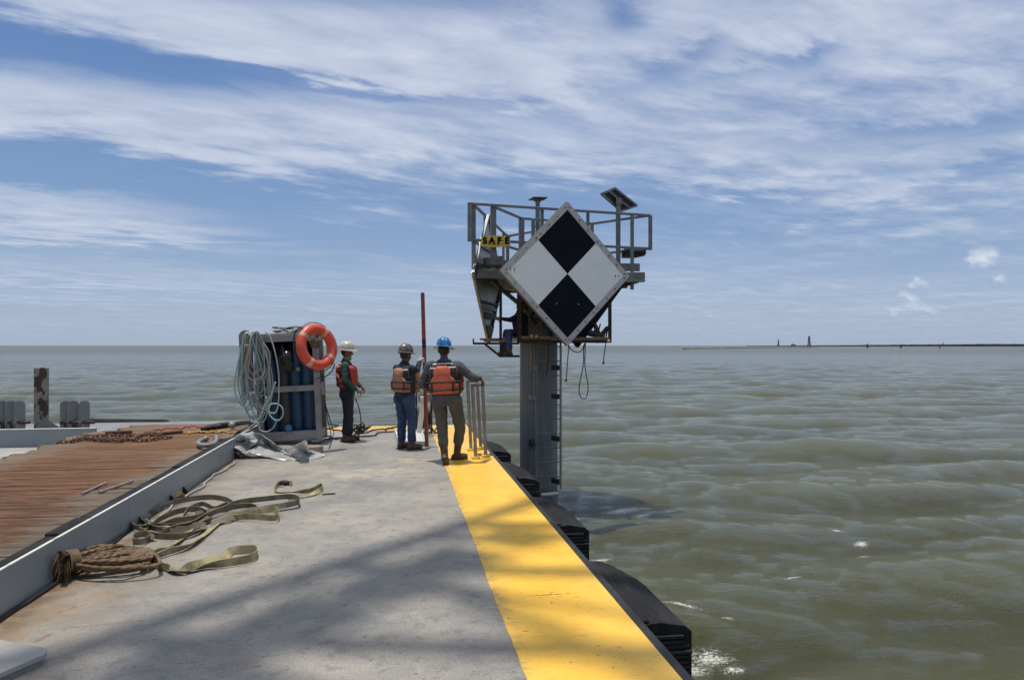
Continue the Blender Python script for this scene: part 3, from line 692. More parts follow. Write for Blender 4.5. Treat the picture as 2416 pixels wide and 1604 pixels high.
# hatch cover on the deck, bottom left corner
def build_hatch():
    c0 = GP(130, 1532, .06); a = GP(-60, 1612, .06) - c0; b = GP(50, 1500, .06) - c0
    a.z = b.z = 0; ua = a.normalized(); ub = (b - ua * b.dot(ua)).normalized()
    W, D, r = .75, .60, .09; poly = []
    for (cx, cy, s) in ((r, r, 180), (W - r, r, 270), (W - r, D - r, 0), (r, D - r, 90)):
        for k in range(7):
            t = R(s + 90 * k / 6); q = c0 + ua * (cx + r * math.cos(t)) + ub * (cy + r * math.sin(t)); poly.append((q.x, q.y))
    root = empty('hatch_cover', (c0.x, c0.y, 0), 'white rounded hatch cover plate raised on the deck in the bottom left corner', 'hatch')
    MB().prism(poly, .03, .062).build('lid', M['white_plate'], root, bevel=.006)
    cx = sum(p[0] for p in poly) / len(poly); cy = sum(p[1] for p in poly) / len(poly)
    MB().prism([(cx + (p[0] - cx) * .95, cy + (p[1] - cy) * .95) for p in poly], 0.0, .03).build('base_ring', M['steel_grey'], root)
build_hatch()

# fenders: laminated rubber blocks hung along the right side, all copies of one
def build_fenders():
    root = empty('rubber_fender', (0, 0, 0), 'x', 'fender', 'laminated rubber fenders along the hull')
    L = 1.42; P = .36; prof = [(0.0, -.07), (.10, -.055), (.20, -.075), (P - .09, -.125), (P, -.21), (P + .01, -.75), (.0, -.75)]
    m = MB(); plan = [(0, 0, -.07), (.14, 0, -.055), (P - .05, 0, -.085), (P, 0.01, -.125), (P, L - .46, -.125), (P - .05, L - .42, -.09), (.20, L - .06, -.075), (.12, L, -.06), (0, L, -.07)]
    k = len(plan); top = [(x, y, z) for x, y, z in plan]; bot = [(x, y, -.75) for x, y, z in plan]
    cen = [(.13, .10, -.050), (.15, L - .45, -.050)]
    vs = top + bot + cen; a_, b_ = 2 * k, 2 * k + 1
    fs = [(i, (i + 1) % k, k + (i + 1) % k, k + i) for i in range(k)] + [tuple(range(k, 2 * k))]
    fs += [(0, 1, a_), (1, 2, a_), (2, 3, a_), (3, 4, b_, a_), (4, 5, b_), (5, 6, b_), (6, 7, b_), (7, 8, b_), (8, 0, a_, b_)]
    m.add(vs, fs); m.build('rubber_block', M['fender'], root, bevel=.004)
    # laminations standing proud on the end faces
    m = MB(); rs = random.Random(3)
    z = -.15
    while z > -.74:
        w = P - .012 - (0.05 if z > -.19 else 0) - rs.random() * .02; m.bbox((.004 + w / 2, L / 4 + .01, z), (w, L / 2 + .03 + rs.random() * .05, .022), .004); z -= .034
    m.build('lamination', M['black'], root)
    m = MB(); m.box((.045, L * .48, -.052), (.05, L * .94, .02)); m.build('clamp_plate', M['fender'], root, bevel=.005)
    root.location = (XR + .075, 4.62, 0)
    ends = [(4.62, 'nearest laminated rubber fender at the bottom of the picture on the hull side'), (7.27, 'laminated rubber fender second from the camera, one before the pile'),
            (9.95, 'laminated rubber fender beside the foot of the grey pile'), (12.55, 'farthest rubber fender just behind the handrail posts'), (1.9, None)]
    root['label'] = ends[0][1]
    for y, lab in ends[1:4]:
        c = copy_tree(root); c.location = (XR + .075, y, 0); c['label'] = lab
build_fenders()

# ================================================================== TIMBER-DECKED BARGE on the left
def build_left_barge():
    root = empty('timber_barge', (-5, YB, -.1), 'barge with rust stained timber planking left of the coaming', 'barge')
    MB().box((-9.4, .6, -1.15), (13.3, 29.2, 2.1)).build('hull', M['steel_grey'], root)      # top z=-.1
    rs = random.Random(8); m = MB(); y = YB
    while y < 15.35:
        w = rs.uniform(.09, .17); x0 = -5.4 + rs.uniform(-.14, .1); x1 = -2.80 + rs.uniform(-.06, .03); zt = .20 + rs.uniform(-.005, .004)
        if y < 6: x0 = -5.3
        if y > 14.4: x0 = -5.2 + rs.uniform(0, .3)
        m.bbox(((x0 + x1) / 2, y + w / 2, zt - .07), (x1 - x0, w - .002, .14), .003); y += w
    m.build('timber_planking', M['timber'], root)
    MB().box((-4.1, .65, -.03), (2.5, 29.4, .12)).build('bearer', M['dark_steel'], root)
    # dark timbers / rubber strip between planking and coaming
    m = MB(); y = -6
    while y < 15.2:
        L = rs.uniform(.35, 1.1); m.bbox((-2.66 + rs.uniform(-.02, .02), y + L / 2, .14 + rs.uniform(0, .055)), (.15, L - .02, .22), .015); y += L
    m.build('edge_timber', M['fender'], root)
    # end wall
    m = MB()
    for a, b in ((-13.5, -10.4), (-10.39, -8.05), (-8.04, -5.5)): m.box(((a + b) / 2, 14.6, .065), (b - a, .05, .33))
    wl = m.build('end_wall', M['coaming'], root)
    MB().box((-9.5, 14.605, .234), (8.0, .075, .01)).build('wall_cap', M['coaming_top'], wl)
    MB().box((-9.4, 16.6, -.6), (12.6, 3.8, 1.1)).build('stern_deck', M['steel_grey'], root)
    MB().box((-9.0, 8, -.092), (7, 13.0, .012)).build('side_deck', M['white_plate'], root)
    m = MB(); 
    for x, yy in ((-6.3, 12.3), (-6.7, 11.6), (-6.0, 10.6)): m.box((x, yy, -.08), (2.2, .05, .02))
    m.build('deck_seam', M['dark_steel'], root)
build_left_barge()

def build_fairleads():
    # peeling rectangular post
    b = DP(98, 1012, 15.4); t = DP(98, 867, 15.4); root = empty('steel_post', (b.x, b.y, -.05), 'tall square post with peeling pale paint showing rust, standing beyond the end wall', 'post')
    Rz = Matrix.Rotation(R(18), 3, 'Z')
    MB().bbox((b.x, b.y, (t.z - .05) / 2), (.25, .2, t.z + .05), .012, Rz).build('shaft', M['post'], root)
    m = MB(); m.bbox((b.x + .05, b.y, -.01), (.6, .4, .08), .01, Rz); m.build('base_plate', M['steel_grey'], root)
    m = MB(); m.ext([(b.x + .1, b.y - .08, .03), (b.x + .42, b.y - .1, .03), (b.x + .1, b.y - .08, .25)], (0, .03, 0)); m.build('gusset', M['steel_grey'], root)
    def roller(pxs, lab, d=15.0, rot=R(28)):
        # roller fairlead : upright cheek plates with rounded tops, horizontal pin and dark drum
        cx = sum(pxs) / len(pxs); b = DP(cx, 1010, d); base = -.06
        root = empty('roller_fairlead', (b.x, b.y, base), lab, 'fairlead', 'roller fairleads behind the end wall')
        ztop = DP(cx, 944, d).z
        Rz = Matrix.Rotation(rot, 3, 'Z'); ps = []
        for px in pxs:
            p = DP(px, 1000, d); ps.append(p); w = .20; prof = []
            for k in range(9):
                a = math.pi * k / 8; prof.append((math.cos(a) * w / 2, ztop - .08 + math.sin(a) * .08))
            prof = [(w / 2, base)] + prof + [(-w / 2, base)]
            MB().ext([Vector((p.x, p.y, 0)) + Rz @ Vector((x, 0, z)) for x, z in prof], Rz @ Vector((0, .035, 0))).build('cheek_plate', M['steel_grey'], root, bevel=.008)
        m = MB()
        for a, c in zip(ps, ps[1:]):
            m.cyl((a.x + .03, a.y + .1, .12), (c.x - .03, c.y + .1, .12), .15, n=16)
        m.build('drum', M['black'], root, True, 40)
        m = MB(); m.cyl((ps[0].x - .1, ps[0].y - .02, .19), (ps[-1].x + .2, ps[-1].y - .02, .19), .03, n=10); m.build('pin', M['rust_steel'], root, True, 40)
    roller([-12, 6, 26, 46], 'roller fairlead at the left picture edge with rounded cheek plates')
    roller([155, 172, 199], 'roller fairlead with three rounded cheek plates right of the peeling post')
    # dark fender hump beyond
    a, b = DP(205, 1000, 17.5), DP(390, 1000, 17.5)
    o = MB().caps((a.x, a.y, -.12), (b.x, b.y, -.12), .15, .12).build('foam_fender', M['fender'], smooth=True); tag(o, 'long dark fender lying at the far end of the left barge', 'fender')
build_fairleads()

# ================================================================== BEACON PILE WITH PLATFORM
Z0 = CAM_H
def T1(rx, ry, d): return DP(1060 + rx / 3.5635, 420 + ry / 3.5635, d)
HT = 2.745
def RAIL(rx, ry, z=None):
    d = HT * F_PX * 3.5635 / (1407.5 - ry); p = T1(rx, ry, d); 
    if z is not None: p.z = z
    return p
def build_tower():
    PC = CP((1271 - CX) / F_PX * 15.95, 15.95, 0); PR = .405
    root = empty('beacon_pile', (PC.x, PC.y, WL), 'tall grey steel beacon pile rising from the water with a railed platform on top', 'beacon')
    m = MB(); m.cyl((PC.x, PC.y, WL - 2), (PC.x, PC.y, 3.05), PR, n=48); m.build('pile_shaft', M['pile'], root, True, 40)
    ZT = Z0 + HT; ZM = Z0 + 2.045; ZF = Z0 + 1.50; ZB = Z0 + 1.34
    A0, A, F, B = RAIL(170, 216), RAIL(205, 225), RAIL(370, 240), RAIL(1690, 315)
    P3, P4, P5 = RAIL(780, 264), RAIL(1165, 290), RAIL(1537, 306)
    E, E2, C = RAIL(607, 340), RAIL(705, 345), RAIL(1200, 385)
    Gp, Hp = RAIL(490, 490), RAIL(700, 452)
    Ip = Vector((2.95 + PC.x - 2.93 + .3, Hp.y - .3, ZT))
    for p in (A0, A, F, B, P3, P4, P5, E, E2, C, Gp, Hp): p.z = ZT
    def lv(p, z): return Vector((p.x, p.y, z))
    pr = empty('platform', (PC.x, PC.y, 3.05), None, None); pr.parent = root; pr.location = Vector((0, 0, 3.05 - WL))
    # platform is itself a mesh part; keep deck as the part and rails, posts as sub-parts
    bpy.data.objects.remove(pr)
    # platform deck with grating and channels
    poly = [lv(A, 0) + Vector((-.02, -.05, 0)), lv(P5, 0) + Vector((.12, 0, 0)), lv(C, 0) + Vector((.7, .3, 0)), lv(Hp, 0) + Vector((.8, -.2, 0)), lv(Gp, 0)]
    m = MB(); m.prism([(p.x, p.y) for p in poly], ZF - .03, ZF + .002)
    n = len(poly)
    for i in range(n):
        a, b = poly[i], poly[(i + 1) % n]; zc = ZF - .11
        m.bar((a.x, a.y, zc), (b.x, b.y, zc), .05, .16)
    for t in (.2, .4, .6, .8):
        a = poly[0].lerp(poly[1], t); b = poly[4].lerp(poly[3], t); m.bar((a.x, a.y, ZF - .13), (b.x, b.y, ZF - .13), .06, .12)
    a = poly[0].lerp(poly[4], .5); b = poly[1].lerp(poly[2], .5); m.bar((a.x, a.y, ZF - .16), (b.x, b.y, ZF - .16), .07, .16)
    deckp = m.build('platform_deck', M['galv'], root, bevel=.004)
    # outrigger beams on the right and toe grating teeth on the left
    m = MB(); a, b = T1(1440, 750, 15.7), T1(1600, 752, 15.7); m.bar(a, b, .10, .16); a, b = T1(1300, 830, 15.3), T1(1642, 828, 15.3); m.bar(a, b, .12, .17); m.bar(a - Vector((0, 0, .1)), b - Vector((0, 0, .1)), .18, .025)
    m.build('outrigger_beam', M['galv'], root, bevel=.006)
    m = MB()
    for i in range(16):
        p = T1(212 + i * 15, 741, 14.35); m.box(p, (.022, .06, .05))
    m.build('grating_edge', M['dark_steel'], deckp)
    # kicker braces under the platform
    for p in (poly[0], poly[1], poly[4].lerp(poly[3], .3)):
        m = MB(); m.bar((p.x * .75 + PC.x * .25, p.y * .75 + PC.y * .25, ZF - .2), (PC.x + (p.x - PC.x) * .2, PC.y + (p.y - PC.y) * .2, ZF - .75), .07)
        m.build('kicker_brace', M['galv'], root, bevel=.004)
    # under-platform skirt plates seen dark behind the left board
    m = MB(); a = T1(420, 880, 15.0); m.ext([T1(400, 830, 15.0), T1(600, 830, 15.2), T1(570, 950, 15.2), T1(470, 925, 15.1)], (0, .25, 0)); m.build('skirt_plate', M['alu'], root)
    # rails
    def rail(a, b, z, r=.024): 
        MB().bar(lv(a, z), lv(b, z), r * 2).build('rail', M['galv'], root, bevel=.006)
    for a, b in ((A0, B), (F, E), (E, C), (C, B), (A, Gp), (Gp, Hp)): rail(a, b, ZT)
    for a, b in ((A0, B), (F, E), (E, C), (C, B), (A, Gp), (Gp, Hp)): rail(a, b, ZM)
    def post(p, z0, z1, w=.055): MB().bar(lv(p, z0), lv(p, z1), w, w, up=(0, 1, 0)).build('post', M['galv'], root, bevel=.006)
    post(A0, ZM - .03, ZT + .02, .075); post(A, ZF, ZT, .08); post(F, ZF - .12, ZT, .11); post(P3, ZF, ZT, .065); post(P4, ZF, ZT, .06); post(P5, ZF - .33, ZT, .065)
    post(B, ZM - .03, ZT, .07); post(E, ZF, ZT, .115); post(E2, ZF, ZT, .075); post(C, ZF, ZT, .07); post(Gp, ZF, ZT, .08); post(Hp, ZF, ZT, .06)
    post(RAIL(455, 467), ZF, ZT, .06); post(RAIL(300, 325), ZF, ZT, .06)
    # ladder
    lx = T1(700, 0, 1); m = MB()
    def L2(rx, ry, d): return DP(1100 + rx / 3.4075, 760 + ry / 3.4075, d)
    DL = 15.15
    zt = L2(758, 160, DL).z + .1; zb = L2(758, 1340, DL).z
    pl, prr = L2(571, 600, DL + .05), L2(759, 600, DL)
    a = MB(); a.bar(lv(prr, zb), lv(prr, zt), .045, .03); ladder = a.build('ladder', M['steel_grey'], root, bevel=.004)
    MB().bar(lv(pl, zb + .0), lv(pl, zt), .016, .04).build('stringer', M['steel_grey'], ladder)
    m = MB(); ry = 196 - 116.2
    while ry < 1300:
        ry += 116.2; z = L2(700, ry, DL).z
        if ry < 1270: MB().cyl(lv(pl, z), lv(prr, z), .0115, n=8).build('rung', M['galv'], ladder, True, 40)
    for ry in (367, 600, 940, 1286):
        z = L2(0, ry, DL).z; q = lv(prr, z); MB().bar(q + Vector((-.10, .28, 0)), q + Vector((-.03, 0.03, 0)), .09, .10).build('standoff_bracket', M['dark_steel'], root, bevel=.004)
    # conduits, junction box, cleat, white tube
    dF = 15.5
    m = MB()
    for rx in (522, 548): m.cyl(L2(rx, 160, dF), L2(rx, 600 if rx > 530 else 400, dF), .016, n=8)
    m.cyl(L2(556, 600, dF), L2(560, 1250, dF), .012, n=8)
    m.build('conduit', M['rack'], root, True, 40)
    MB().bbox(L2(548, 370, dF), (.09, .06, .12), .006).build('junction_box', M['rack'], root); m = MB(); m.bbox(L2(533, 608, dF - .02), (.16, .05, .08), .006); m.bbox(L2(513, 588, dF - .02), (.08, .05, .03), .004); m.build('junction_box', M['rack'], root)
    m = MB(); p = L2(515, 970, dF - .02); m.bbox(p, (.07, .08, .14), .01); m.tube(catmull([p + Vector((.04, 0, .1)), p + Vector((.07, -.02, .03)), p + Vector((.02, -.05, -.04)), p + Vector((.03, -.02, -.12))], 5), .012, 6); m.box(p + Vector((.08, 0, -.03)), (.07, .03, .02)); m.build('cleat', M['black'], root, bevel=.003)
    a, b = L2(605, 1386, 15.2), L2(738, 1376, 15.2); MB().cyl(a, b, .035, n=14).build('grab_tube', M['white_tube'], root, True, 40)
    # upper equipment box between the rails
    m = MB(); pts = [(300, 668), (400, 668), (480, 690), (480, 752), (300, 752)]; m.ext([T1(x, y, 15.2) for x, y in pts], Vector((.1, .5, 0))); m.build('equipment_box', M['galv'], root, bevel=.006)
    m = MB(); p0 = T1(420, 668, 15.4)
    for k in range(3): m.ell(p0 + Vector((-.06 + k * .05, 0, .0)), .035)
    m.build('box_fitting', M['dark_steel'], root, True)
    # masts carrying the two solar panels
    pm = T1(743, 200, 16.4); MB().cyl(lv(pm, ZF), lv(pm, T1(743, 175, 16.4).z), .05, n=14).build('mast', M['galv'], root, True, 40)
    pm2 = T1(1420, 300, 15.9); MB().cyl(lv(pm2, ZF - .1), lv(pm2, T1(1420, 200, 15.9).z), .052, n=14).build('mast', M['galv'], root, True, 40)
    m = MB(); m.bar(T1(715, 408, 16.4), T1(775, 408, 16.4), .02); m.build('mast_bracket', M['galv'], root)
    return root, PC
tower, PC = build_tower()

# solar panels
def build_panels():
    D = 16.4; c = T1(743, 176, D); root = empty('solar_panel', c, 'small flat solar panel seen edge on, topping the thinner mast', 'solar panel')
    ax = Vector((CA, -SA, 0)); fw = Vector((SA, CA, 0))
    hw = 80 / 3.5635 / F_PX * D
    q = [c - ax * hw * .68 + fw * .40 + Vector((0, 0, .02)), c + ax * hw * 1.0 + fw * .40 + Vector((0, 0, .02)), c + ax * hw * .55 - fw * .35 - Vector((0, 0, .0)), c - ax * hw * .98 - fw * .35]
    q = [c + ax * a * hw + fw * b + Vector((0, 0, h)) for a, b, h in ((-.95, .28, -.012), (.95, .28, -.012), (.62, -.30, .035), (-.60, -.30, .035))]
    q = [T1(705, 166, 16.2), T1(825, 168, 16.2), T1(795, 191, 16.55), T1(665, 190, 16.55)]
    MB().ext(q, (0, 0, .022)).build('panel', M['panel_back'], root)
    MB().box(c - Vector((0, 0, .03)), (.16, .12, .05)).build('bracket', M['galv'], root)
    D = 15.9
    pts = [(1272, 133, D - .30), (1385, 84, D - .1), (1577, 234, D + .4), (1441, 281, D + .2)]
    q = [T1(*p) for p in pts]; c = sum(q, Vector()) / 4; root = empty('solar_panel', c, 'larger tilted solar panel on the right mast, seen from its dark underside', 'solar panel')
    nrm = (q[1] - q[0]).cross(q[3] - q[0]).normalized(); nrm = nrm if nrm.z > 0 else -nrm
    MB().ext(q, nrm * .03).build('panel', M['panel_back'], root)
    m = MB()
    ins = [c + (p - c) * .97 for p in q]
    for i in range(4): m.bar(ins[i] - nrm * .012, ins[(i + 1) % 4] - nrm * .012, .04, .045)
    m.build('frame', M['galv'], root)
    m = MB(); m.bar(ins[0].lerp(ins[1], .5) - nrm * .02, ins[3].lerp(ins[2], .5) - nrm * .02, .05, .04); m.box(T1(1420, 200, 15.9), (.12, .12, .14)); m.build('bracket', M['galv'], root)
    # dark battery box slung under the right rail
    a = [T1(x, y, 15.95) for x, y in ((1457, 602), (1655, 595), (1655, 640), (1560, 660), (1457, 658))]
    root = empty('battery_box', a[0], 'dark box slung beneath the right end of the platform railing', 'box')
    MB().ext(a, (0.08, .35, 0)).build('case', M['black'], root, bevel=.008)
    m = MB(); m.bar(T1(1490, 600, 15.9), T1(1440, 615, 15.9), .03); m.bar(T1(1470, 600, 16.1), T1(1650, 592, 16.1), .05, .03); m.build('hanger', M['galv'], root)
build_panels()

# daymark boards
M['rust_runs'] = mat('grey_run_stain', (.36, .33, .30), (.28, .24, .21), .7, 0, 9)
M['panel_grey'] = mat('dull_panel_back', (.36, .37, .38), (.48, .485, .48), .4, .25, 3, .35, .65, 0)
M['soft_dark'] = mat('soft_dark_tone', (.035, .04, .046), (.06, .065, .07), .6, 0, 5, .35, .65, 0)
def dayboard(c, L, th, label, pattern, bands=True, back=False):
    "diamond board: centre c, half diagonal L, th = how far the right tip recedes"
    c = Vector(c)
    uc = (math.cos(th), math.sin(th)); u = Vector((uc[0] * CA + uc[1] * SA, -uc[0] * SA + uc[1] * CA, 0)); v = Vector((0, 0, 1)); n = v.cross(u) * -1
    toc = Vector((-c.x, -c.y, 0)); n = u.cross(v)
    if n.dot(toc) < 0 and not back: n = -n
    if back and n.dot(toc) > 0: n = -n
    P = lambda a, b, k=0.0: c + u * a * L + v * b * L + n * k
    root = empty('daymark_board', c, label, 'daymark sign', 'diamond daymark boards on the beacon')
    dia = lambda r: [(-r, 0), (0, -r), (r, 0), (0, r)]
    MB().ext([P(a, b, -.012) for a, b in dia(.995)], n * .012).build('board', M['day_frame' if pattern else ('panel_grey' if bands else 'day_black')], root)
    fr = MB(); o, i = 1.0, .955
    for (a, b) in ((0, 1), (1, 2), (2, 3), (3, 0)):
        A, Bq = dia(.985)[a], dia(.985)[b]; fr.bar(P(*A, -.035), P(*Bq, -.035), .05, .045, up=n)
    for s in (-.45, 0, .45):
        w = 1 - abs(s) - .06; fr.bar(P(-w, s, -.045), P(w, s, -.045), .07, .05, up=n)
    fr.build('stiffener', M['galv' if bands else 'dark_steel'], root)
    if pattern:
        r = .885
        MB().ext([P(a, b, 0) for a, b in dia(r)], n * .003).build('white_face', M['day_white'], root)
        for s in (1, -1):
            MB().ext([P(0, s * r, .003), P(r / 2, s * r / 2, .003), P(0, 0, .003), P(-r / 2, s * r / 2, .003)], n * .003).build('black_quarter', M['day_black'], root)
        bo = MB()
        for q in range(4):
            A, Bq = dia(.942)[q], dia(.942)[(q + 1) % 4]
            for t in (.03, .17, .30, .44, .5, .66, .80, .97):
                x, y = A[0] + (Bq[0] - A[0]) * t, A[1] + (Bq[1] - A[1]) * t; bo.cyl(P(x, y, 0), P(x, y, .016), .011, n=8)
        for x, y in ((-.855, .04), (-.795, .04), (.76, .0), (.815, 0)): bo.cyl(P(x, y, .003), P(x, y, .016), .011, n=8)
        bo.build('bolt', M['dark_steel'], root)
        st_ = MB(); rs = random.Random(6)
        for x, y in [(-.855, .04), (-.795, .04), (.76, 0), (.815, 0)] + [(-.942 + .942 * t, .942 * t) for t in (.17, .30, .5, .66, .80)] + [(.942 * t, .942 - .942 * t) for t in (.2, .34, .5, .70, .83)]:
            L_ = rs.uniform(.03, .07); w_ = .005
            st_.ext([P(x - w_, y - .006, .0042), P(x + w_, y - .006, .0042), P(x + w_ * .4, y - L_, .0042), P(x - w_ * .4, y - L_, .0042)], n * .001)
        s_o = st_.build('rust_runs', M['rust_runs'], root); s_o['kind'] = 'stuff'
        bo = MB()
        for x, y in ((-.17, -.42), (.17, -.42)): bo.cyl(P(x, y, .006), P(x, y, .016), .010, n=8)
        bo.build('bright_bolt', M['reflect'], root)
    elif bands:
        m = MB()
        for s, h in ((.08, .09), (-.37, .018), (-.56, .05), (-.83, .12)):
            w0, w1 = 1 - abs(s + h) - .02, 1 - abs(s - h) - .02; w0, w1 = max(w0, .0), max(w1, .0)
            m.ext([P(-w0, s + h, -.068), P(w0, s + h, -.068), P(w1, s - h, -.068), P(-w1, s - h, -.068)], n * -.008)
            m.ext([P(-w0, s + h, .001), P(w0, s + h, .001), P(w1, s - h, .001), P(-w1, s - h, .001)], n * .004)
        m.build('dark_band', M['soft_dark'], root)  # darker bands across the panel
    return root
D0 = 13.9
dayboard(T1(993, 805, D0), 1.357, R(22.3), 'large black and white diamond daymark facing the camera on the front of the beacon', True)
dayboard(T1(1087, 866, D0 + .95), 1.335, R(38), 'diamond board mostly hidden directly behind the large black and white one', False, False)
dayboard(T1(318, 852, 15.55), 1.37, R(79), 'narrow looking diamond board seen almost edge on at the left of the platform', False, True, back=True)

# SAFE sign on the railing
def build_sign():
    D = RAIL(280, 230).length; D = 14.33
    pts = [(268, 497), (345, 487), (420, 486), (512, 497), (512, 570), (420, 583), (380, 584), (268, 573)]
    q = [T1(x, y, D - .03 + (x - 268) * .0008) for x, y in pts]; c = sum(q, Vector()) / len(q)
    u = (q[3] - q[0]).normalized(); v = Vector((0, 0, 1)); n = u.cross(v).normalized(); n = n if n.y < 0 else -n
    root = empty('safe_sign', c, 'yellow sign with the word SAFE in black hung on the platform railing', 'sign')
    MB().ext(q, n * .008).build('plate', M['sign_yellow'], root)
    Rm = Matrix((u, v, -u.cross(v) * -1)).transposed()
    def word(s, px, py, size, name, bold=.004):
        cu = bpy.data.curves.new('t', 'FONT'); cu.body = s; cu.size = size; cu.align_x = 'CENTER'; cu.align_y = 'CENTER'; cu.extrude = .002; cu.offset = bold * 1.5
        o = bpy.data.objects.new('t', cu); col.objects.link(o); bpy.context.view_layer.update(); dg = bpy.context.evaluated_depsgraph_get(); me = bpy.data.meshes.new_from_object(o.evaluated_get(dg)); bpy.data.objects.remove(o)
        me.name = name; p = T1(px, py, D - .03 + (px - 268) * .0008) + n * .011
        for vv in me.vertices: vv.co = (p - c) + (u * vv.co.x + v * vv.co.y + n * vv.co.z)
        me.materials.clear(); me.materials.append(M['day_black']); ob = bpy.data.objects.new(name, me); col.objects.link(ob); ob.parent = root
    for s, x in (('S', 298), ('A', 357), ('F', 420), ('E', 484)): word(s, x, 530, .172, 'letter', .007)
    m = MB()
    for x in (327, 388, 452): p = T1(x, 530, D) + n * .012; m.box(p, (.03, .004, .012))
    for x0, x1, y in ((320, 345, 556), (350, 425, 558), (440, 455, 556)): m.bar(T1(x0, y, D) + n * .012, T1(x1, y, D) + n * .012, .004, .012)
    m.build('small_print', M['dark_steel'], root)
build_sign()

# suspended work staging around the pile
def build_staging():
    DF = 14.75
    c = T1(750, 1380, DF); root = empty('work_staging', c, 'dark hanging work staging with timber planks around the pile below the diamond', 'scaffold')
    zb = T1(0, 1375, DF).z
    def q(rx, ry, d=DF): return T1(rx, ry, d)
    m = MB(); m.bar(q(200, 1391), q(590, 1391), .045); m.bar(q(590, 1372), q(1357, 1368), .075, .075); m.bar(q(203, 1350), q(203, 1395), .03)
    for x in (590, 920, 1350): m.bar(q(x, 1372), q(x, 1372) + Vector((SA, CA, 0)) * 2.3, .06)
    m.bar(q(590, 1372) + Vector((SA, CA, 0)) * 2.3, q(1350, 1370) + Vector((SA, CA, 0)) * 2.3, .06)
    m.build('base_frame', M['dark_steel'], root, bevel=.003)
    MB().bar(q(432, 905), q(432, 1385), .05, .05, up=(0, 1, 0)).build('upright', M['dark_steel'], root)
    MB().bar(q(588, 960), q(588, 1380), .085, .05, up=(0, 1, 0)).build('upright', M['rust_steel'], root)
    MB().bar(q(1350, 1050), q(1350, 1375), .06, .05, up=(0, 1, 0)).build('upright', M['dark_steel'], root)
    m = MB(); m.bar(q(300, 1395), q(430, 1500), .045); m.bar(q(425, 1497), q(592, 1497), .045); m.bar(q(432, 1400), q(432, 1497), .04, up=(0, 1, 0)); m.build('foot_rest', M['dark_steel'], root)
    fw = Vector((SA, CA, 0))
    for (x0, x1, y, d, w, h) in ((258, 455, 1355, .3, .22, .04), (290, 570, 1369, .02, .2, .04), (455, 575, 1348, .1, .25, .045), (600, 700, 1340, .1, .25, .05), (690, 850, 1342, 0.0, .16, .05), (840, 1340, 1352, .1, .3, .06), (600, 1340, 1358, 1.9, .3, .04)):
        a, b = q(x0, y, DF + d * .98), q(x1, y, DF + d * .98); MB().bar(a, b, w, h).build('plank', M['plank'], root, bevel=.004)
    m = MB(); 
    for x in (695, 735, 1340): m.ell(q(x, 1330 if x < 1000 else 1370, DF - .1), .03)
    m.build('knot', M['white_band'], root, True)
    # ropes hanging beneath
    def r3(rx, ry, d=14.3): return DP(1290 + rx / 5.058, 640 + ry / 5.058, d)
    for pts, lab, end in (([(262, 880), (258, 960), (245, 1100), (240, 1200), (232, 1285)], 'dark rope hanging straight from the bottom tip of the diamond, left of the long loop', True),
                     ([(262, 880), (285, 925), (350, 965), (400, 958), (430, 925), (445, 868)], 'dark rope sagging in a shallow swag between the diamond tip and the long loop', False),
                     ([(455, 848), (440, 950), (438, 1100), (410, 1250), (388, 1370), (388, 1450), (410, 1505), (440, 1520), (470, 1505), (488, 1450), (492, 1350), (470, 1230), (455, 1100), (458, 950), (463, 850)], 'dark rope hanging in one long narrow loop under the staging', False),
                     ([(702, 850), (698, 920), (686, 985), (678, 1075)], 'short dark rope end hanging under the right end of the staging', True)):
        P = [r3(*p) for p in pts]; m = MB().tube(catmull(P, 6), .0095, 6)
        if end: m.cyl(P[-1], P[-1] - Vector((0, 0, .05)), .02, .024, 8)
        o = m.build('hanging_rope', M['black'], smooth=True); tag(o, lab, 'rope', 'ropes hanging under the staging')
    P = [DP(1100 + x / 3.4075, 760 + y / 3.4075, 15.0) for x, y in ((660, 160), (658, 300), (650, 380), (645, 435))]
    o = MB().tube(catmull(P, 5), .01, 6).build('hanging_rope', M['black'], smooth=True); tag(o, 'dark rope hanging against the face of the grey pile beside the ladder', 'rope', 'ropes hanging under the staging')
build_staging()

# overhead crane boom: the thing whose shadow dapples the foreground
def build_boom():
    def over(x, y, h):                       # point whose shadow lands on deck at (x,y)
        return Vector((x, y, 0)) + sun_dir * (h / sun_dir.z)
    tip = over(2.65, 5.95, 38); foot = over(-11.3, -9.1, 9)
    root = empty('crane_boom', foot, 'lattice crane boom overhead casting the soft shadow on the deck', 'crane boom')
    ax = (tip - foot); Ln = ax.length; ax = ax.normalized(); side = ax.cross(Vector((0, 0, 1))).normalized(); up = side.cross(ax)
    W = 2.0; m = MB(); P = lambda s, i, j: foot + ax * s * Ln + side * i * W + up * j * W
    for i in (-1, 1):
        for j in (-1, 1): m.bar(P(0, i, j), P(1, i, j), .26)
    n = 12
    for k in range(n):
        a, b = k / n, (k + 1) / n
        for i in (-1, 1): m.bar(P(a, i, -1), P(b, i, 1), .12)
        m.bar(P(a, -1, -1), P(b, 1, -1), .25); m.bar(P(a, 1, 1), P(b, -1, 1), .25)
        m.bar(P(a, -1, -1), P(a, 1, -1), .12)
    m.build('lattice', M['galv'], root)
    m = MB()
    for k in range(150):
        if k % 6 < 4: m.bar(P(k / 150, -.98, -.2), P(k / 150, -.62, -.2), .24, .05)
    m.build('shadow_slats', M['galv'], root)  # unseen slats added to darken the left edge of the boom's shadow
    m = MB()
    for i in (-2.3, .7, 1.9, 2.6): m.cyl(P(-.1, i, 3.0), P(1, i * .5, 1.2), .10, n=6)
    m.build('pendant', M['dark_steel'], root)
build_boom()

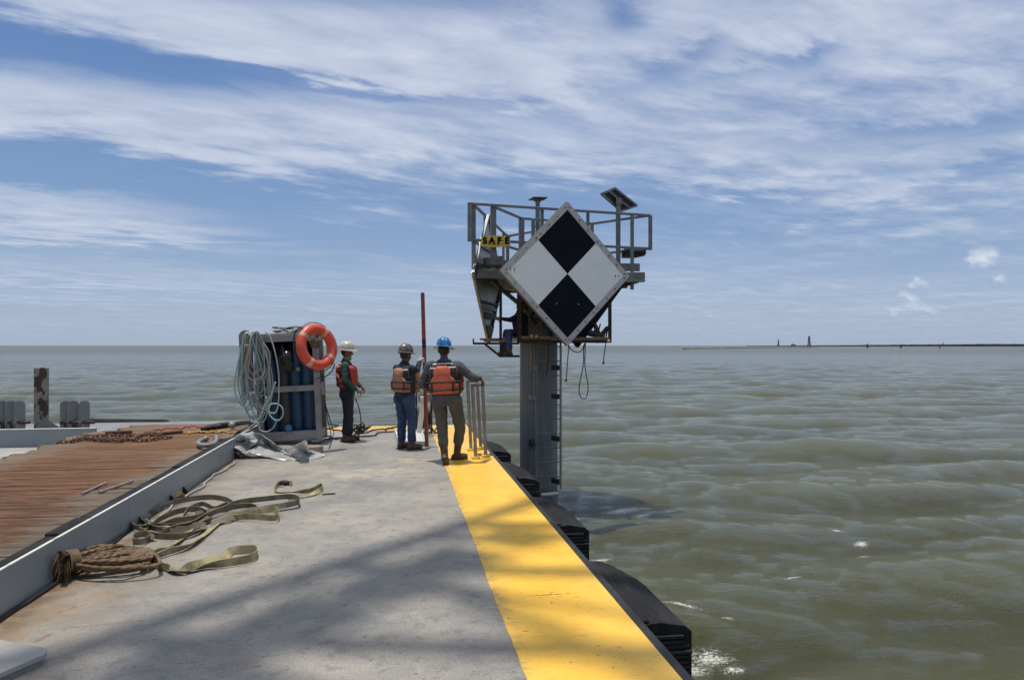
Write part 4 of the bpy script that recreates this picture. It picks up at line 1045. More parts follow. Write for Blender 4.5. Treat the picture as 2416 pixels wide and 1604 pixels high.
# ================================================================== THINGS ON THE DECK
# gas cylinder rack -------------------------------------------------
def R3(rx, ry, d): return DP(540 + rx / 4.356, 740 + ry / 4.356, d)
def build_rack():
    base = GP(540 + 340 / 4.356, 740 + 1345 / 4.356); base2 = GP(540 + 925 / 4.356, 740 + 1378 / 4.356)
    ang = R(-2.5); W = 1.0; Dp = .60; H = 1.93
    root = empty('cylinder_rack', (0, 0, 0), 'grey steel rack of gas cylinders standing on the deck, hoses and lifebuoy hung on it', 'cylinder rack')
    # local frame : x along the front, y to the back, z up
    post = .10
    def sub(name, mb, mt, **k): return mb.build(name, mt, root, **k)
    for x, y in ((0, 0), (W, 0), (0, Dp), (W, Dp)): sub('corner_post', MB().bbox((x, y, H / 2), (post, .09, H), .006), M['rack'])
    for z, h in ((H - .07, .12), (.13, .16), (.96, .10)):
        for y in (0, Dp): sub('cross_beam', MB().bbox((W / 2, y - (.002 if y == 0 else 0), z), (W - post, .07, h), .005), M['rack'])
        for x in (0, W): sub('side_beam', MB().bbox((x, Dp / 2, z), (.07, Dp - .09, h), .005), M['rack'])
    sub('roof_plate', MB().bbox((W / 2, Dp / 2, H + .005), (W + .06, Dp + .06, .03), .006), M['rack'])
    sub('floor_plate', MB().box((W / 2, Dp / 2, .06), (W + .02, Dp + .02, .05)), M['steel_grey'])
    sub('dark_back_sheet', MB().box((W / 2, Dp - .01, H / 2), (W - .1, .015, H - .15)), M['dark_steel'])  # dark sheet, its tone deepens the shade inside the rack
    sub('side_plate', MB().box((.03, Dp / 2 + .04, 1.0), (.012, Dp - .17, 1.8)), M['dark_steel'])  # dark sheet added so the rack interior stays dark
    sub('side_plate', MB().box((W - .03, Dp / 2 + .04, 1.15), (.012, Dp - .17, 1.3)), M['steel_grey'])
    # skids
    for x in (.06, W - .06): sub('skid', MB().bbox((x, Dp / 2, .02), (.14, Dp + .18, .04), .005), M['steel_grey'])
    # lifting plate with hole at the left front, leaning outward
    m = MB(); prof = []
    for k in range(13):
        a = math.pi * k / 12; prof.append((math.cos(a) * .115, H - .02 + math.sin(a) * .12))
    prof = [(.11, .95)] + prof + [(-.10, .95)]
    m.ext([(x - .18, -.075, z) for x, z in prof], (0, .025, 0)); hp = sub('hose_hanger', m, M['steel_grey'], bevel=.004)
    MB().cyl((-.18, -.079, H + .03), (-.18, -.045, H + .03), .02, n=12).build('pin_hole', M['black'], hp)
    MB().cyl((-.18, -.3, H - .05), (-.18, .05, H - .05), .05, n=14).build('hanger_arm', M['steel_grey'], hp, True, 40)
    # ragged cap on top of the right post
    m = MB(); rs = random.Random(2)
    for k in range(10): m.ell((W + rs.uniform(-.06, .05), -.06 + rs.uniform(-.02, .03), H - .03 - rs.random() * .26), (.035 + rs.random() * .03, .03, .05), n=8, m=6)
    sub('rag_wrap', m, M['manila'])
    root.location = (base.x, base.y, 0); root.rotation_euler = (0, R(-2.6), ang)
    bpy.context.view_layer.update()
    MW = root.matrix_world.copy()
    # cylinders : things of their own standing inside
    r = .115
    def cylinder(x, y, mt, lab, h=1.50):
        c = empty('gas_cylinder', (0, 0, 0), lab, 'gas cylinder', 'gas cylinders in the rack')
        prof = [(r * .93, 0), (r, .02), (r, h - .20), (r * .93, h - .12), (r * .7, h - .05), (r * .42, h - .012), (r * .36, h)]
        MB().lathe(prof, n=28).build('shell', mt, c, True, 50)
        MB().lathe([(.04, h), (.04, h + .03), (.035, h + .15), (.02, h + .165), (0, h + .165)], n=16).build('valve_cap', M['cyl_dark'], c, True, 50)
        p = MW @ Vector((x, y, .09)); c.location = p; c.rotation_euler = root.rotation_euler
    sp = (W - .16) / 4
    lab = ['blue gas cylinder at the left end of the front row behind the hoses', 'dark grey gas cylinder, second from the left in the front row', 'blue gas cylinder in the middle of the rack front, third from the left', 'dark blue gas cylinder at the right end of the front row']
    for k, mt in enumerate((M['cyl_blue'], M['cyl_dark'], M['cyl_blue'], M['cyl_blue'])): cylinder(.08 + sp * (k + .5), .18, mt, lab[k], 1.50 if k != 0 else 1.42)
    for k in range(3): cylinder(.08 + sp * (k + .9), .43, M['cyl_blue'] if k % 2 else M['cyl_dark'], ['gas cylinder in the back row of the rack, in shadow on the left', 'gas cylinder in the back row of the rack, in shadow in the middle', 'gas cylinder in the back row of the rack, in shadow on the right'][k])
    W2 = lambda x, y, z: MW @ Vector((x, y, z))
    # blue ball cap on the bottom beam
    o = MB().ell(W2(.48, -.05, .27), .068, n=20, m=12).build('float_ball', mat('blue_ball', (.03, .14, .30), None, .35), smooth=True); tag(o, 'small blue ball sitting on the bottom beam of the cylinder rack', 'ball')
    # dark regulator / hood hanging in the upper middle
    rg = empty('hanging_hood', W2(.50, -.02, 1.45), 'round black welding hood hanging in the top of the cylinder rack', 'welding hood')
    MB().ell(W2(.50, -.02, 1.50), (.115, .13, .15), n=20, m=12).build('shell', mat('gloss_black', (.01, .01, .014), None, .25), rg, True)
    m = MB(); m.bbox(W2(.52, -.06, 1.36), (.16, .1, .18), .03); m.build('face_shield', M['black'], rg, True, 40)
    MB().ell(W2(.68, -.02, 1.30), (.04, .03, .035)).build('knob', M['web_belt'], rg, True)
    # yellow webbing folded on the roof
    P = []
    for i in range(5):
        for j in range(7): P.append(W2(.30 + (j / 6 if i % 2 == 0 else 1 - j / 6) * .45 + .02 * math.sin(i * 3 + j), .12 + .04 * math.sin(j * 2 + i), H + .035 + i * .022 + .012 * math.sin(j * 1.3 + i * 2)))
    def ribbon_solid(pts, w, ups=None, th=.006, name='webbing', mt=M['web_belt'], parent=None):
        pts = [Vector(p) for p in pts]; n = len(pts); vs = []; L = 0
        for i in range(n):
            t = (pts[min(i + 1, n - 1)] - pts[max(i - 1, 0)]).normalized(); a = ups[i] if ups else Vector((0, 0, 1))
            side = t.cross(a); side = side.normalized() if side.length > 1e-5 else Vector((1, 0, 0)); nn = side.cross(t).normalized()
            for s, q in ((-1, -1), (1, -1), (1, 1), (-1, 1)): vs.append(pts[i] + side * s * w / 2 + nn * q * th / 2)
        fs = []
        for i in range(n - 1):
            for k in range(4): fs.append((i * 4 + k, i * 4 + (k + 1) % 4, i * 4 + 4 + (k + 1) % 4, i * 4 + 4 + k))
        fs += [(3, 2, 1, 0), ((n - 1) * 4, (n - 1) * 4 + 1, (n - 1) * 4 + 2, (n - 1) * 4 + 3)]
        return MB().add(vs, fs).build(name, mt, parent)
    o = ribbon_solid(catmull(P, 3), .10, th=.012, name='folded_webbing'); tag(o, 'yellowish webbing strap folded on top of the cylinder rack', 'strap')
    # bottom brown wooden block at right foot
    MBk = MB().bbox(GP(540 + 885 / 4.356, 740 + 1385 / 4.356, .04), (.26, .12, .08), .012, Matrix.Rotation(R(12), 3, 'Z')); o = MBk.build('wood_block', M['wood_blk']); tag(o, 'brown wooden block lying at the right foot of the cylinder rack', 'block')
    # hoses : long coils over the hanger arm
    rs = random.Random(12)
    def loop(cx, wid, zt, zb, yo, skew=0, n=26):
        pts = []
        for i in range(n):
            t = 2 * math.pi * i / n; c, s = math.cos(t), math.sin(t)
            zz = (zt + zb) / 2 + (zt - zb) / 2 * c; f = (1 - c) / 2; width = wid * (0.30 + .70 * f ** .7)
            pts.append(W2(cx + s * width + skew * f + .02 * math.sin(3 * t + yo * 40), -.15 - yo + .06 * math.sin(t + cx * 9), zz + .015 * math.sin(5 * t)))
        return pts
    def coil(name, mt, lab, specs, rad):
        m = MB()
        for sp_ in specs: m.tube(catmull(loop(*sp_), 3, True), rad, 7, closed=True)
        o = m.build(name, mt, smooth=True); tag(o, lab, 'hose', 'hoses hung on the cylinder rack'); return o
    spec = [(-.07 + rs.uniform(-.03, .10), .17 + rs.uniform(-.03, .09), H + .06 - rs.random() * .05, .40 + rs.random() * .75, rs.uniform(0, .14), rs.uniform(-.10, .10)) for _ in range(13)]
    coil('coiled_hose', M['hose_teal'], 'pale teal hose in many loops hanging from the left of the cylinder rack', spec, .0125)
    spec = [(.03 + rs.uniform(-.04, .08), .14 + rs.uniform(-.02, .10), H + .07 - rs.random() * .05, .45 + rs.random() * .75, rs.uniform(.02, .16), rs.uniform(-.06, .12)) for _ in range(9)]
    coil('coiled_hose', M['hose_grey'], 'pinkish grey hose in long loops hanging to the right of the teal hose', spec, .0135)
    # loose loop at the lower right of the coil
    def rr(x, y): return R3(x, y, base.y * 1.0 - .28 + .0 * x)
    P = [(385, 850), (392, 960), (420, 1040), (470, 1090), (520, 1090), (555, 1040), (550, 970), (505, 930), (450, 925), (415, 950), (415, 1000), (450, 1022), (490, 1000), (510, 900), (515, 700), (505, 560), (470, 380), (420, 230), (370, 185)]
    o = MB().tube(catmull([R3(x, y, 12.35 - .004 * i) for i, (x, y) in enumerate(P)], 5), .012, 7).build('loose_hose', M['hose_teal'], smooth=True); tag(o, 'loose curl of pale hose hanging in front of the lower cylinders', 'hose')
    P = [(200, 900), (195, 1020), (225, 1100), (270, 1110), (320, 1060), (370, 950), (430, 850), (480, 700)]
    o = MB().tube(catmull([R3(x, y, 12.42) for x, y in P], 5), .012, 7).build('loose_hose', M['hose_teal'], smooth=True); tag(o, 'pale hose dropping lowest at the left of the coils', 'hose')
    P = [(490, 1080), (470, 1150), (420, 1200), (370, 1212), (320, 1190), (300, 1120), (250, 1140), (180, 1190), (90, 1250), (0, 1290)]
    o = MB().tube(catmull([R3(x, y, 12.3 - .0 * i) for i, (x, y) in enumerate(P)], 5), .010, 7).build('loose_hose', M['hose_teal'], smooth=True); tag(o, 'thin pale line trailing from the hoses down over the coaming', 'hose')
    # brass tips / torch on the far left of the coil
    t = empty('cutting_torch', R3(150, 600, 12.5), 'small brass cutting torch hanging at the outer left of the hoses', 'torch')
    MB().tube(catmull([R3(x, y, 12.5) for x, y in ((200, 330), (180, 420), (160, 540), (140, 620), (135, 650))], 5), .012, 7).build('handle', M['web_belt'], t, True)
    m = MB(); m.cyl(R3(135, 650, 12.5), R3(96, 668, 12.5), .012, .006, 8); m.cyl(R3(160, 330, 12.5), R3(205, 322, 12.5), .012, .012, 8); m.build('nozzle', M['wood_blk'], t, True, 40)
    # lifebuoy
    c = R3(902, 342, 12.28); root2 = empty('lifebuoy', c, 'orange lifebuoy with pale bands hung on the top right corner of the rack', 'lifebuoy')
    Ro, ro = .305, .085
    q = Matrix.Rotation(-YAW, 4, 'Z') @ Matrix.Rotation(R(-20), 4, 'Y') @ Matrix.Rotation(R(52), 4, 'Z') @ Matrix.Rotation(R(6), 4, 'X')
    def tor(a, b, rad, sc=1.0, n=40):
        pts = [q @ Vector((math.cos(a + (b - a) * i / n) * Ro, 0, math.sin(a + (b - a) * i / n) * Ro)) + c for i in range(n + 1)]
        return pts
    MB().tube(tor(0, 2 * math.pi, ro, n=56)[:-1], ro, 18, closed=True).build('ring', M['buoy'], root2, True)
    for k, a in enumerate((42, 132, 222, 312)):
        a = R(a); MB().tube(tor(a - .11, a + .11, ro, n=6), ro + .003, 18).build('band', M['white_band'], root2, True, 40)
    m = MB()
    for k in range(4):
        a0 = R(42 + 90 * k); a1 = R(132 + 90 * k); pts = []
        for i in range(13):
            a = a0 + (a1 - a0) * i / 12; rr_ = Ro + ro + .012 + .03 * math.sin(math.pi * i / 12) * (1.6 if k in (1,) else .4)
            pts.append(q @ Vector((math.cos(a) * rr_, 0, math.sin(a) * rr_)) + c)
        m.tube(pts, .0075, 6)
    m.build('grab_line', M['black'], root2, True)
    # black hose draped in front of the lifebuoy to the left
    P = [(790, 155), (740, 145), (700, 165), (672, 220), (665, 300), (680, 390), (720, 440), (800, 480), (880, 520)]
    o = MB().tube(catmull([R3(x, y, 12.33) for x, y in P], 5), .011, 7).build('black_hose', M['black'], smooth=True); tag(o, 'black hose looping from the lifebuoy into the rack front', 'hose')
    P = [(1085, 510), (1070, 570), (1030, 620), (980, 650), (950, 640), (930, 660), (905, 660)]
    o = MB().tube(catmull([R3(x, y, 12.4) for x, y in P], 5), .010, 7).build('black_hose', M['black'], smooth=True); tag(o, 'thin black line sagging below the right side of the lifebuoy', 'line')
    # dark lines at the right post running down to the deck and across it
    g1 = GP(540 + 1048 / 4.356, 740 + 1230 / 4.356)
    for k, P in enumerate(([R3(950, 600, 12.6), R3(965, 700, 12.6), R3(985, 900, 12.8), R3(1015, 1080, 13.0), g1 + Vector((0, 0, .01))], [R3(962, 600, 12.6), R3(975, 760, 12.6), R3(980, 860, 12.7), R3(1000, 960, 12.8), g1 + Vector((.05, .1, .02))])):
        o = MB().tube(catmull(P, 6), .010, 6).build('hanging_cable', M['black'], smooth=True); tag(o, ['dark cable running down from the right post of the rack to the deck', 'second dark cable beside the right post of the rack, with a grip on it'][k], 'cable')
    o = MB().cyl(R3(962, 700, 12.55), R3(968, 830, 12.55), .026, .022, 10).build('cable_grip', M['steel_grey'], smooth=True, sm_angle=40); tag(o, 'grey handle hanging on the cable at the right post of the rack', 'handle')
    return MW
RACK = build_rack()

# tangled cables on the deck behind and around the first worker
def build_cables():
    rs = random.Random(21)
    def wig(px0, py0, px1, py1, amp, n=14, z=.012, seed=0):
        r = random.Random(seed); a, b = GP(px0, py0), GP(px1, py1); d = (b - a); s = Vector((-d.y, d.x, 0)).normalized(); out = []
        for i in range(n): t = i / (n - 1); out.append(a + d * t + s * amp * math.sin(t * 9 + seed) * r.uniform(.4, 1) + Vector((0, 0, z + abs(math.sin(i * 1.3 + seed)) * .012)))
        return catmull(out, 5)
    spec = [(765, 1032, 812, 1036, .15, 'black cable tangle on the deck at the heels of the left worker'), (770, 1040, 835, 1030, .10, 'black cable crossing the deck behind the left worker'),
            (840, 1034, 935, 1018, .14, 'black cable on the deck between the left and the middle worker'), (835, 1026, 925, 1010, .10, 'thin dark cable nearer the yellow band between the two workers'),
            (800, 1022, 780, 1002, .18, 'dark cable looping up to the far yellow band'), (905, 1017, 945, 1004, .05, 'dark cable passing behind the middle worker')]
    for i, (a, b, c, d, am, lab) in enumerate(spec):
        o = MB().tube(wig(a, b, c, d, am, seed=i), .014, 6).build('deck_cable', M['black'], smooth=True); tag(o, lab, 'cable', 'cables lying on the deck')
    # knotted bunch beside the left worker's boots
    m = MB(); g = GP(850, 1030)
    for k in range(7):
        pts = [g + Vector((math.cos(t * 1.0472 + k) * (.05 + .035 * k % .16) + rs.uniform(-.03, .03), math.sin(t * 1.0472 + k) * .07, .03 + .11 * rs.random() + .02 * k)) for t in range(6)]
        m.tube(catmull(pts, 4, True), .013, 6, closed=True)
    o = m.build('cable_bunch', M['black'], smooth=True); tag(o, 'knotted bunch of dark cable standing on the deck right of the left worker', 'cable bunch')
    # cable held in the left worker's hand falling to the bunch
    for k, P in enumerate(([(838, 938), (846, 960), (851, 985), (852, 1010), (850, 1024)], [(832, 940), (824, 965), (826, 995), (838, 1018), (848, 1028)])):
        o = MB().tube(catmull([DP(x, y, 13.0) for x, y in P], 6), .010, 6).build('held_cable', M['black'], smooth=True); tag(o, ['black cable falling straight from the left worker hand to the deck', 'second black cable bowing across the trouser leg of the left worker'][k], 'cable')
build_cables()

# handrail grab hoops at the ladder notch
def build_hoops():
    def hoop(pa, pb, ztop, lab, lean):
        a, b = GP(*pa), GP(*pb); u = (b - a); u.z = 0; w = u.length; top = Vector((lean * CA, -lean * SA, ztop))
        root = empty('grab_hoop', (a + b) / 2, lab, 'handrail', 'steel grab hoops at the ladder notch')
        r = .030
        for p in (a, b): MB().bar(p + Vector((0, 0, .012)), p + top, r * 1.75, r * 1.75, up=(0, 1, 0)).build('leg', M['galv2'], root, bevel=.012)
        MB().bar(a + top - u * .12, b + top + u * .12, r * 1.75).build('top_bar', M['galv2'], root, bevel=.012)
        for p in (a, b): MB().bbox(p + Vector((0, 0, .02)), (.13, .13, .04), .01).build('base_plate', M['yellow'], root)
    M['galv2'] = mat('weathered_steel_tube', (.21, .20, .175), (.30, .29, .25), .42, .45, 8, .35, .65, .08)
    hoop((1122.5, 1082), (1146, 1078), 1.14, 'nearer of two tall steel hoops at the ladder notch, gripped by the blue helmeted worker', -.05)
    hoop((1111.5, 1063), (1134, 1059), 1.16, 'farther of the two tall steel hoops at the ladder notch', -.06)
build_hoops()

# red pipe standing on the deck
def build_pipe():
    b = GP(1007, 1053); t = DP(997, 692, 12.85)
    root = empty('red_pipe', b, 'tall rust red pipe standing upright between the two right hand workers', 'pipe')
    MB().cyl(b, t, .034, n=20).build('tube', M['red_pipe'], root, True, 40)
    MB().cyl(b.lerp(t, .64), b.lerp(t, .70), .0355, n=20).build('dark_patch', M['black'], root, True, 40)
    MB().cyl(t + Vector((0, 0, .0)), t + Vector((0, 0, .012)), .027, n=16).build('bore', M['black'], root)
    return b, t
PIPE = build_pipe()

# pump / engine on a white tray between the workers
def build_pump():
    c = GP(985, 1035); Rz = Matrix.Rotation(R(8), 3, 'Z')
    a = empty('white_tray', (c.x, c.y, 0), 'low white tray on the deck behind the legs of the middle worker', 'tray')
    p0, p1, p2, p3 = GP(940, 1050), GP(1002, 1052), GP(995, 1023), GP(933, 1023)
    poly = [(p.x, p.y) for p in (p0, p1, p2, p3)]
    m = MB().prism(poly, .004, .05); m.build('tray_floor', M['white_tube'], a, bevel=.006)
    m = MB()
    for i in range(4): m.bar((*poly[i], .055), (*poly[(i + 1) % 4], .055), .03, .06)
    m.build('tray_rim', M['white_tube'], a, bevel=.004)
    g = GP(993, 1022); 
    o = MB().bbox((g.x, g.y - .3, .40), (.10, .08, .70), .015, Matrix.Rotation(R(6), 3, 'Y')).build('white_upright', M['white_tube']); tag(o, 'narrow white panel standing on the tray beside the red pipe', 'panel')
    g = GP(1000, 1020); x, y = g.x, g.y
    e = empty('engine_pump', (x, y, 0), 'dark engine pump on a frame between the middle worker and the blue helmeted worker', 'pump')
    MB().bbox((x, y, .28), (.24, .3, .34), .03, Rz).build('engine_block', M['black'], e, True, 40); MB().bbox((x - .02, y - .02, .98), (.28, .26, .18), .04, Rz).build('fuel_tank', M['black'], e, True, 40)
    m = MB(); m.cyl((x - .1, y - .15, .70), (x + .14, y - .12, .72), .085, n=18); m.build('flywheel_cover', M['steel_grey'], e, True, 40)
    m = MB(); m.cyl((x - .17, y - .2, .86), (x - .13, y - .06, .86), .055, n=14); m.build('yellow_cap', M['web_belt'], e, True, 40)
    m = MB(); m.tube(catmull([(x - .15, y - .18, .8), (x - .20, y - .2, .6), (x - .1, y - .2, .5), (x + .02, y - .2, .55), (x + .1, y - .2, .4)], 5), .014, 6); m.tube(catmull([(x + .1, y - .1, 1.0), (x + .2, y - .12, .8), (x + .17, y - .15, .5), (x + .1, y - .1, .3)], 5), .012, 6); m.build('fuel_line', M['rack'], e, True)
    m = MB()
    for dx, dy in ((-.15, -.18), (.15, -.18), (.15, .18), (-.15, .18)): m.bar((x + dx, y + dy, .0), (x + dx, y + dy, 1.05), .026, up=(0, 1, 0))
    for dy in (-.18, .18): m.bar((x - .15, y + dy, 1.05), (x + .15, y + dy, 1.05), .026); m.bar((x - .15, y + dy, .1), (x + .15, y + dy, .1), .026)
    m.build('frame', M['dark_steel'], e)
    MB().bbox((x + .16, y - .25, 1.0), (.05, .05, .2), .015).build('float_bottle', M['white_tube'], e)
    for k, (a_, b_, c_, d_) in enumerate(((1010, 1020, 1030, 1016), (1008, 1012, 1034, 1024))):
        p, q = GP(a_, b_, .1), GP(c_, d_, .05); pts = [p.lerp(q, t / 5) + Vector((0, .04 * math.sin(t * 2 + k), .05 * math.sin(t * 1.3) + .05)) for t in range(6)]
        o = MB().tube(catmull(pts, 4), .016, 6).build('deck_cable', M['black'], smooth=True); tag(o, ['dark hose beside the red pipe running towards the yellow strip, upper one', 'dark hose beside the red pipe running towards the yellow strip, lower one'][k], 'cable')
build_pump()

# crumpled silver tarpaulin
def build_tarp():
    # control points traced as ground positions (photo px on the deck) with heights
    def g(rx, ry, z): 
        p = GP(540 + rx / 4.356, 740 + ry / 4.356, z); p.z = z; return p
    rows = [
     [g(15, 1300, .30), g(120, 1240, .36), g(240, 1212, .38), g(330, 1235, .34), g(400, 1290, .26), g(470, 1335, .20), g(560, 1375, .10), g(640, 1380, .16), g(720, 1330, .30), g(800, 1298, .34), g(822, 1400, .12), g(900, 1415, .05), g(985, 1450, .03)],
     [g(20, 1310, .27), g(130, 1290, .27), g(265, 1300, .25), g(330, 1250, .30), g(420, 1315, .21), g(500, 1370, .13), g(590, 1405, .06), g(630, 1440, .06), g(690, 1370, .19), g(790, 1380, .18), g(830, 1440, .05), g(905, 1450, .03), g(985, 1460, .015)],
     [g(25, 1315, .25), g(150, 1310, .22), g(268, 1330, .22), g(325, 1270, .27), g(400, 1345, .14), g(440, 1380, .10), g(560, 1435, .03), g(630, 1450, .05), g(750, 1440, .07), g(780, 1420, .09), g(845, 1470, .012), g(900, 1482, .01), g(950, 1470, .01)],
     [g(65, 1385, .17), g(110, 1360, .19), g(190, 1400, .10), g(320, 1335, .17), g(380, 1345, .15), g(430, 1395, .10), g(550, 1440, .03), g(600, 1450, .02), g(700, 1475, .02), g(760, 1475, .02), g(820, 1485, .01), g(880, 1488, .008), g(930, 1480, .006)],
     [g(70, 1390, .14), g(140, 1430, .10), g(170, 1440, .08), g(215, 1420, .11), g(360, 1450, .05), g(470, 1450, .04), g(520, 1450, .03), g(560, 1470, .02), g(640, 1490, .01), g(740, 1495, .008), g(800, 1495, .006), g(860, 1495, .006), g(900, 1490, .006)],
     [g(75, 1400, .10), g(120, 1450, .05), g(200, 1465, .04), g(300, 1470, .03), g(400, 1472, .025), g(470, 1495, .01), g(520, 1500, .008), g(580, 1500, .008), g(650, 1502, .006), g(720, 1502, .006), g(780, 1502, .006), g(840, 1500, .006), g(880, 1496, .006)],
    ]
    nr, nc = len(rows), len(rows[0]); sub = 3
    vs = []; NR, NC = (nr - 1) * sub + 1, (nc - 1) * sub + 1; rs = np.random.RandomState(4)
    for i in range(NR):
        for j in range(NC):
            a, b = min(i // sub, nr - 2), min(j // sub, nc - 2); s, t = i / sub - a, j / sub - b
            # triangular (faceted) interpolation keeps sharp creases
            p00, p01, p10, p11 = rows[a][b], rows[a][b + 1], rows[a + 1][b], rows[a + 1][b + 1]
            p = (p00 + (p01 - p00) * t + (p11 - p01) * s) if t > s else (p00 + (p10 - p00) * s + (p11 - p10) * t)
            p = p + Vector((0, 0, rs.uniform(-.006, .008))); p.z = max(p.z, .006); vs.append(p)
    fs = [(i * NC + j, i * NC + j + 1, (i + 1) * NC + j + 1, (i + 1) * NC + j) for i in range(NR - 1) for j in range(NC - 1)]
    o = MB().add(vs, fs).build('silver_tarpaulin', M['tarp'], smooth=True, sm_angle=22)
    so = o.modifiers.new('thick', 'SOLIDIFY'); so.thickness = .004; so.offset = 1
    tag(o, 'crumpled silver grey tarpaulin lying in front of the cylinder rack', 'tarpaulin')
build_tarp()

# webbing slings on the deck -----------------------------------------
M['sling'] = mat('olive_sling_webbing', (.19, .165, .11), (.10, .088, .062), .75, 0, 9, .35, .65, .5, 200, .003)
M['sling_y'] = mat('yellow_sling_webbing', (.36, .31, .15), (.17, .145, .085), .7, 0, 7, .35, .65, .5, 200, .003)
def S6(rx, ry, z): 
    p = GP(rx / 2.8825, 1060 + ry / 2.8825, z); p.z = z; return p
def sling(name, pts, label, w=.058, mt='sling'):
    "pts: (x, y, height of centre, edge) edge=1 stands on edge, 0 lies flat"
    C = [S6(x, y, h) for x, y, h, e in pts]; E = [e for *_, e in pts]
    k = 7; P = catmull(C, k); ee = []
    for i in range(len(C) - 1):
        for j in range(k): t = j / k; t = t * t * (3 - 2 * t); ee.append(E[i] + (E[i + 1] - E[i]) * t)
    ee.append(E[-1]); m = MB(); n = len(P); vs = []; th = .007
    for i in range(n):
        t = (P[min(i + 1, n - 1)] - P[max(i - 1, 0)]).normalized(); up = Vector((0, 0, 1)); side = t.cross(up)
        side = side.normalized() if side.length > 1e-4 else Vector((1, 0, 0)); up2 = side.cross(t)
        a = ee[i] * math.pi / 2; wdir = side * math.cos(a) + up2 * math.sin(a); nrm = t.cross(wdir).normalized()
        c = P[i].copy(); need = abs(wdir.z) * w / 2 + .005; c.z = max(c.z, need)
        # slightly thicker sewn edges
        for s, q in ((-1, -1), (0, -.8), (1, -1), (1, 1), (0, .8), (-1, 1)): vs.append(c + wdir * s * w / 2 + nrm * q * th / 2)
    fs = []
    for i in range(n - 1):
        for q in range(6): fs.append((i * 6 + q, i * 6 + (q + 1) % 6, i * 6 + 6 + (q + 1) % 6, i * 6 + 6 + q))
    fs += [tuple(range(5, -1, -1)), tuple(range((n - 1) * 6, n * 6))]
    o = m.add(vs, fs).build(name, M[mt], smooth=True, sm_angle=50); tag(o, label, 'sling', 'webbing slings lying on the deck'); return o
sling('webbing_sling', [(1025, 715, .03, .6), (1020, 740, .03, .7), (1060, 790, .01, .1), (1150, 815, .01, 0), (1210, 835, .02, .4), (1300, 820, .02, .2), (1400, 790, .03, .5), (1530, 770, .04, .9), (1680, 745, .04, 1), (1745, 715, .04, 1), (1735, 685, .03, .9), (1650, 685, .03, .8), (1575, 690, .03, .6), (1530, 730, .02, .3), (1400, 770, .02, .5), (1290, 800, .03, .8), (1230, 850, .01, .2)],
      'yellow webbing sling ending in an eye loop, nearest the camera of all the slings', .066, 'sling_y')
sling('webbing_sling', [(1150, 820, .02, .9), (1090, 790, .03, 1), (1040, 740, .04, 1), (1060, 700, .04, 1), (1150, 670, .03, .5), (1250, 590, .015, .1), (1330, 510, .015, .1), (1400, 475, .02, .2), (1440, 455, .02, .5)],
      'yellowish sling running diagonally from the middle of the tangle down to the eye loop', .06, 'sling_y')
sling('webbing_sling', [(1060, 725, .03, .7), (1150, 690, .04, .9), (1290, 650, .03, .5), (1400, 570, .02, .1), (1490, 495, .02, .1), (1560, 465, .03, .7), (1700, 455, .05, 1), (1850, 465, .05, 1), (1895, 450, .05, 1), (1860, 405, .04, .8), (1700, 440, .04, .9), (1580, 450, .03, .8)],
      'long yellow sling from the eye loop up to a folded stitched end on the right', .06, 'sling_y')
sling('webbing_sling', [(960, 395, .10, 1), (965, 340, .14, 1), (970, 310, .16, .9), (975, 340, .14, .8), (950, 400, .06, .6), (990, 470, .03, .3), (1080, 500, .02, .2), (1200, 480, .03, .8), (1350, 460, .04, 1), (1500, 410, .05, 1), (1620, 360, .05, 1), (1800, 335, .05, 1), (1970, 320, .05, 1), (2030, 335, .05, 1), (2020, 360, .05, 1), (1900, 385, .04, .8), (1750, 400, .03, .3), (1650, 415, .02, .1), (1560, 440, .02, .3)],
      'olive webbing sling with one bend standing up against the coaming')
sling('webbing_sling', [(1000, 440, .04, .8), (1080, 400, .04, 1), (1220, 350, .04, 1), (1400, 325, .05, 1), (1520, 335, .05, 1), (1590, 370, .04, .9), (1540, 400, .03, .5), (1430, 420, .03, .6), (1330, 440, .03, .7)],
      'olive webbing sling arching across the back of the tangle')
sling('webbing_sling', [(1250, 450, .04, 1), (1290, 400, .05, 1), (1370, 370, .05, 1), (1420, 385, .05, 1), (1460, 400, .03, .8), (1540, 370, .03, .7), (1600, 385, .02, .2)],
      'short olive sling bend in the middle of the tangle', .05)
sling('webbing_sling', [(920, 430, .05, 1), (885, 460, .05, 1), (890, 510, .05, 1), (950, 530, .04, .7), (1060, 505, .03, .2), (1180, 510, .03, .4), (1300, 490, .03, .3), (1400, 470, .03, .6)],
      'olive sling curling round at the left end of the tangle by the coaming')
sling('webbing_sling', [(920, 440, .08, 1), (960, 470, .05, .6), (1010, 500, .03, .4), (1060, 530, .03, .6), (1180, 545, .03, .7), (1290, 520, .02, .3), (1380, 495, .03, .6), (1440, 470, .04, .8)],
      'grey green sling in the lower half of the tangle')
sling('webbing_sling', [(945, 545, .04, 1), (1000, 570, .04, 1), (1100, 590, .04, 1), (1230, 590, .04, .9), (1340, 560, .03, .5), (1390, 540, .02, .3), (1370, 510, .03, .6)],
      'dark olive sling lying on edge below the tangle')
sling('webbing_sling', [(1040, 605, .03, .4), (1000, 575, .04, 1), (940, 580, .04, 1), (905, 600, .04, 1), (915, 625, .04, 1), (970, 625, .04, 1), (1020, 600, .03, .8)],
      'small curled sling end at the left, lowest of the tangle', .055)
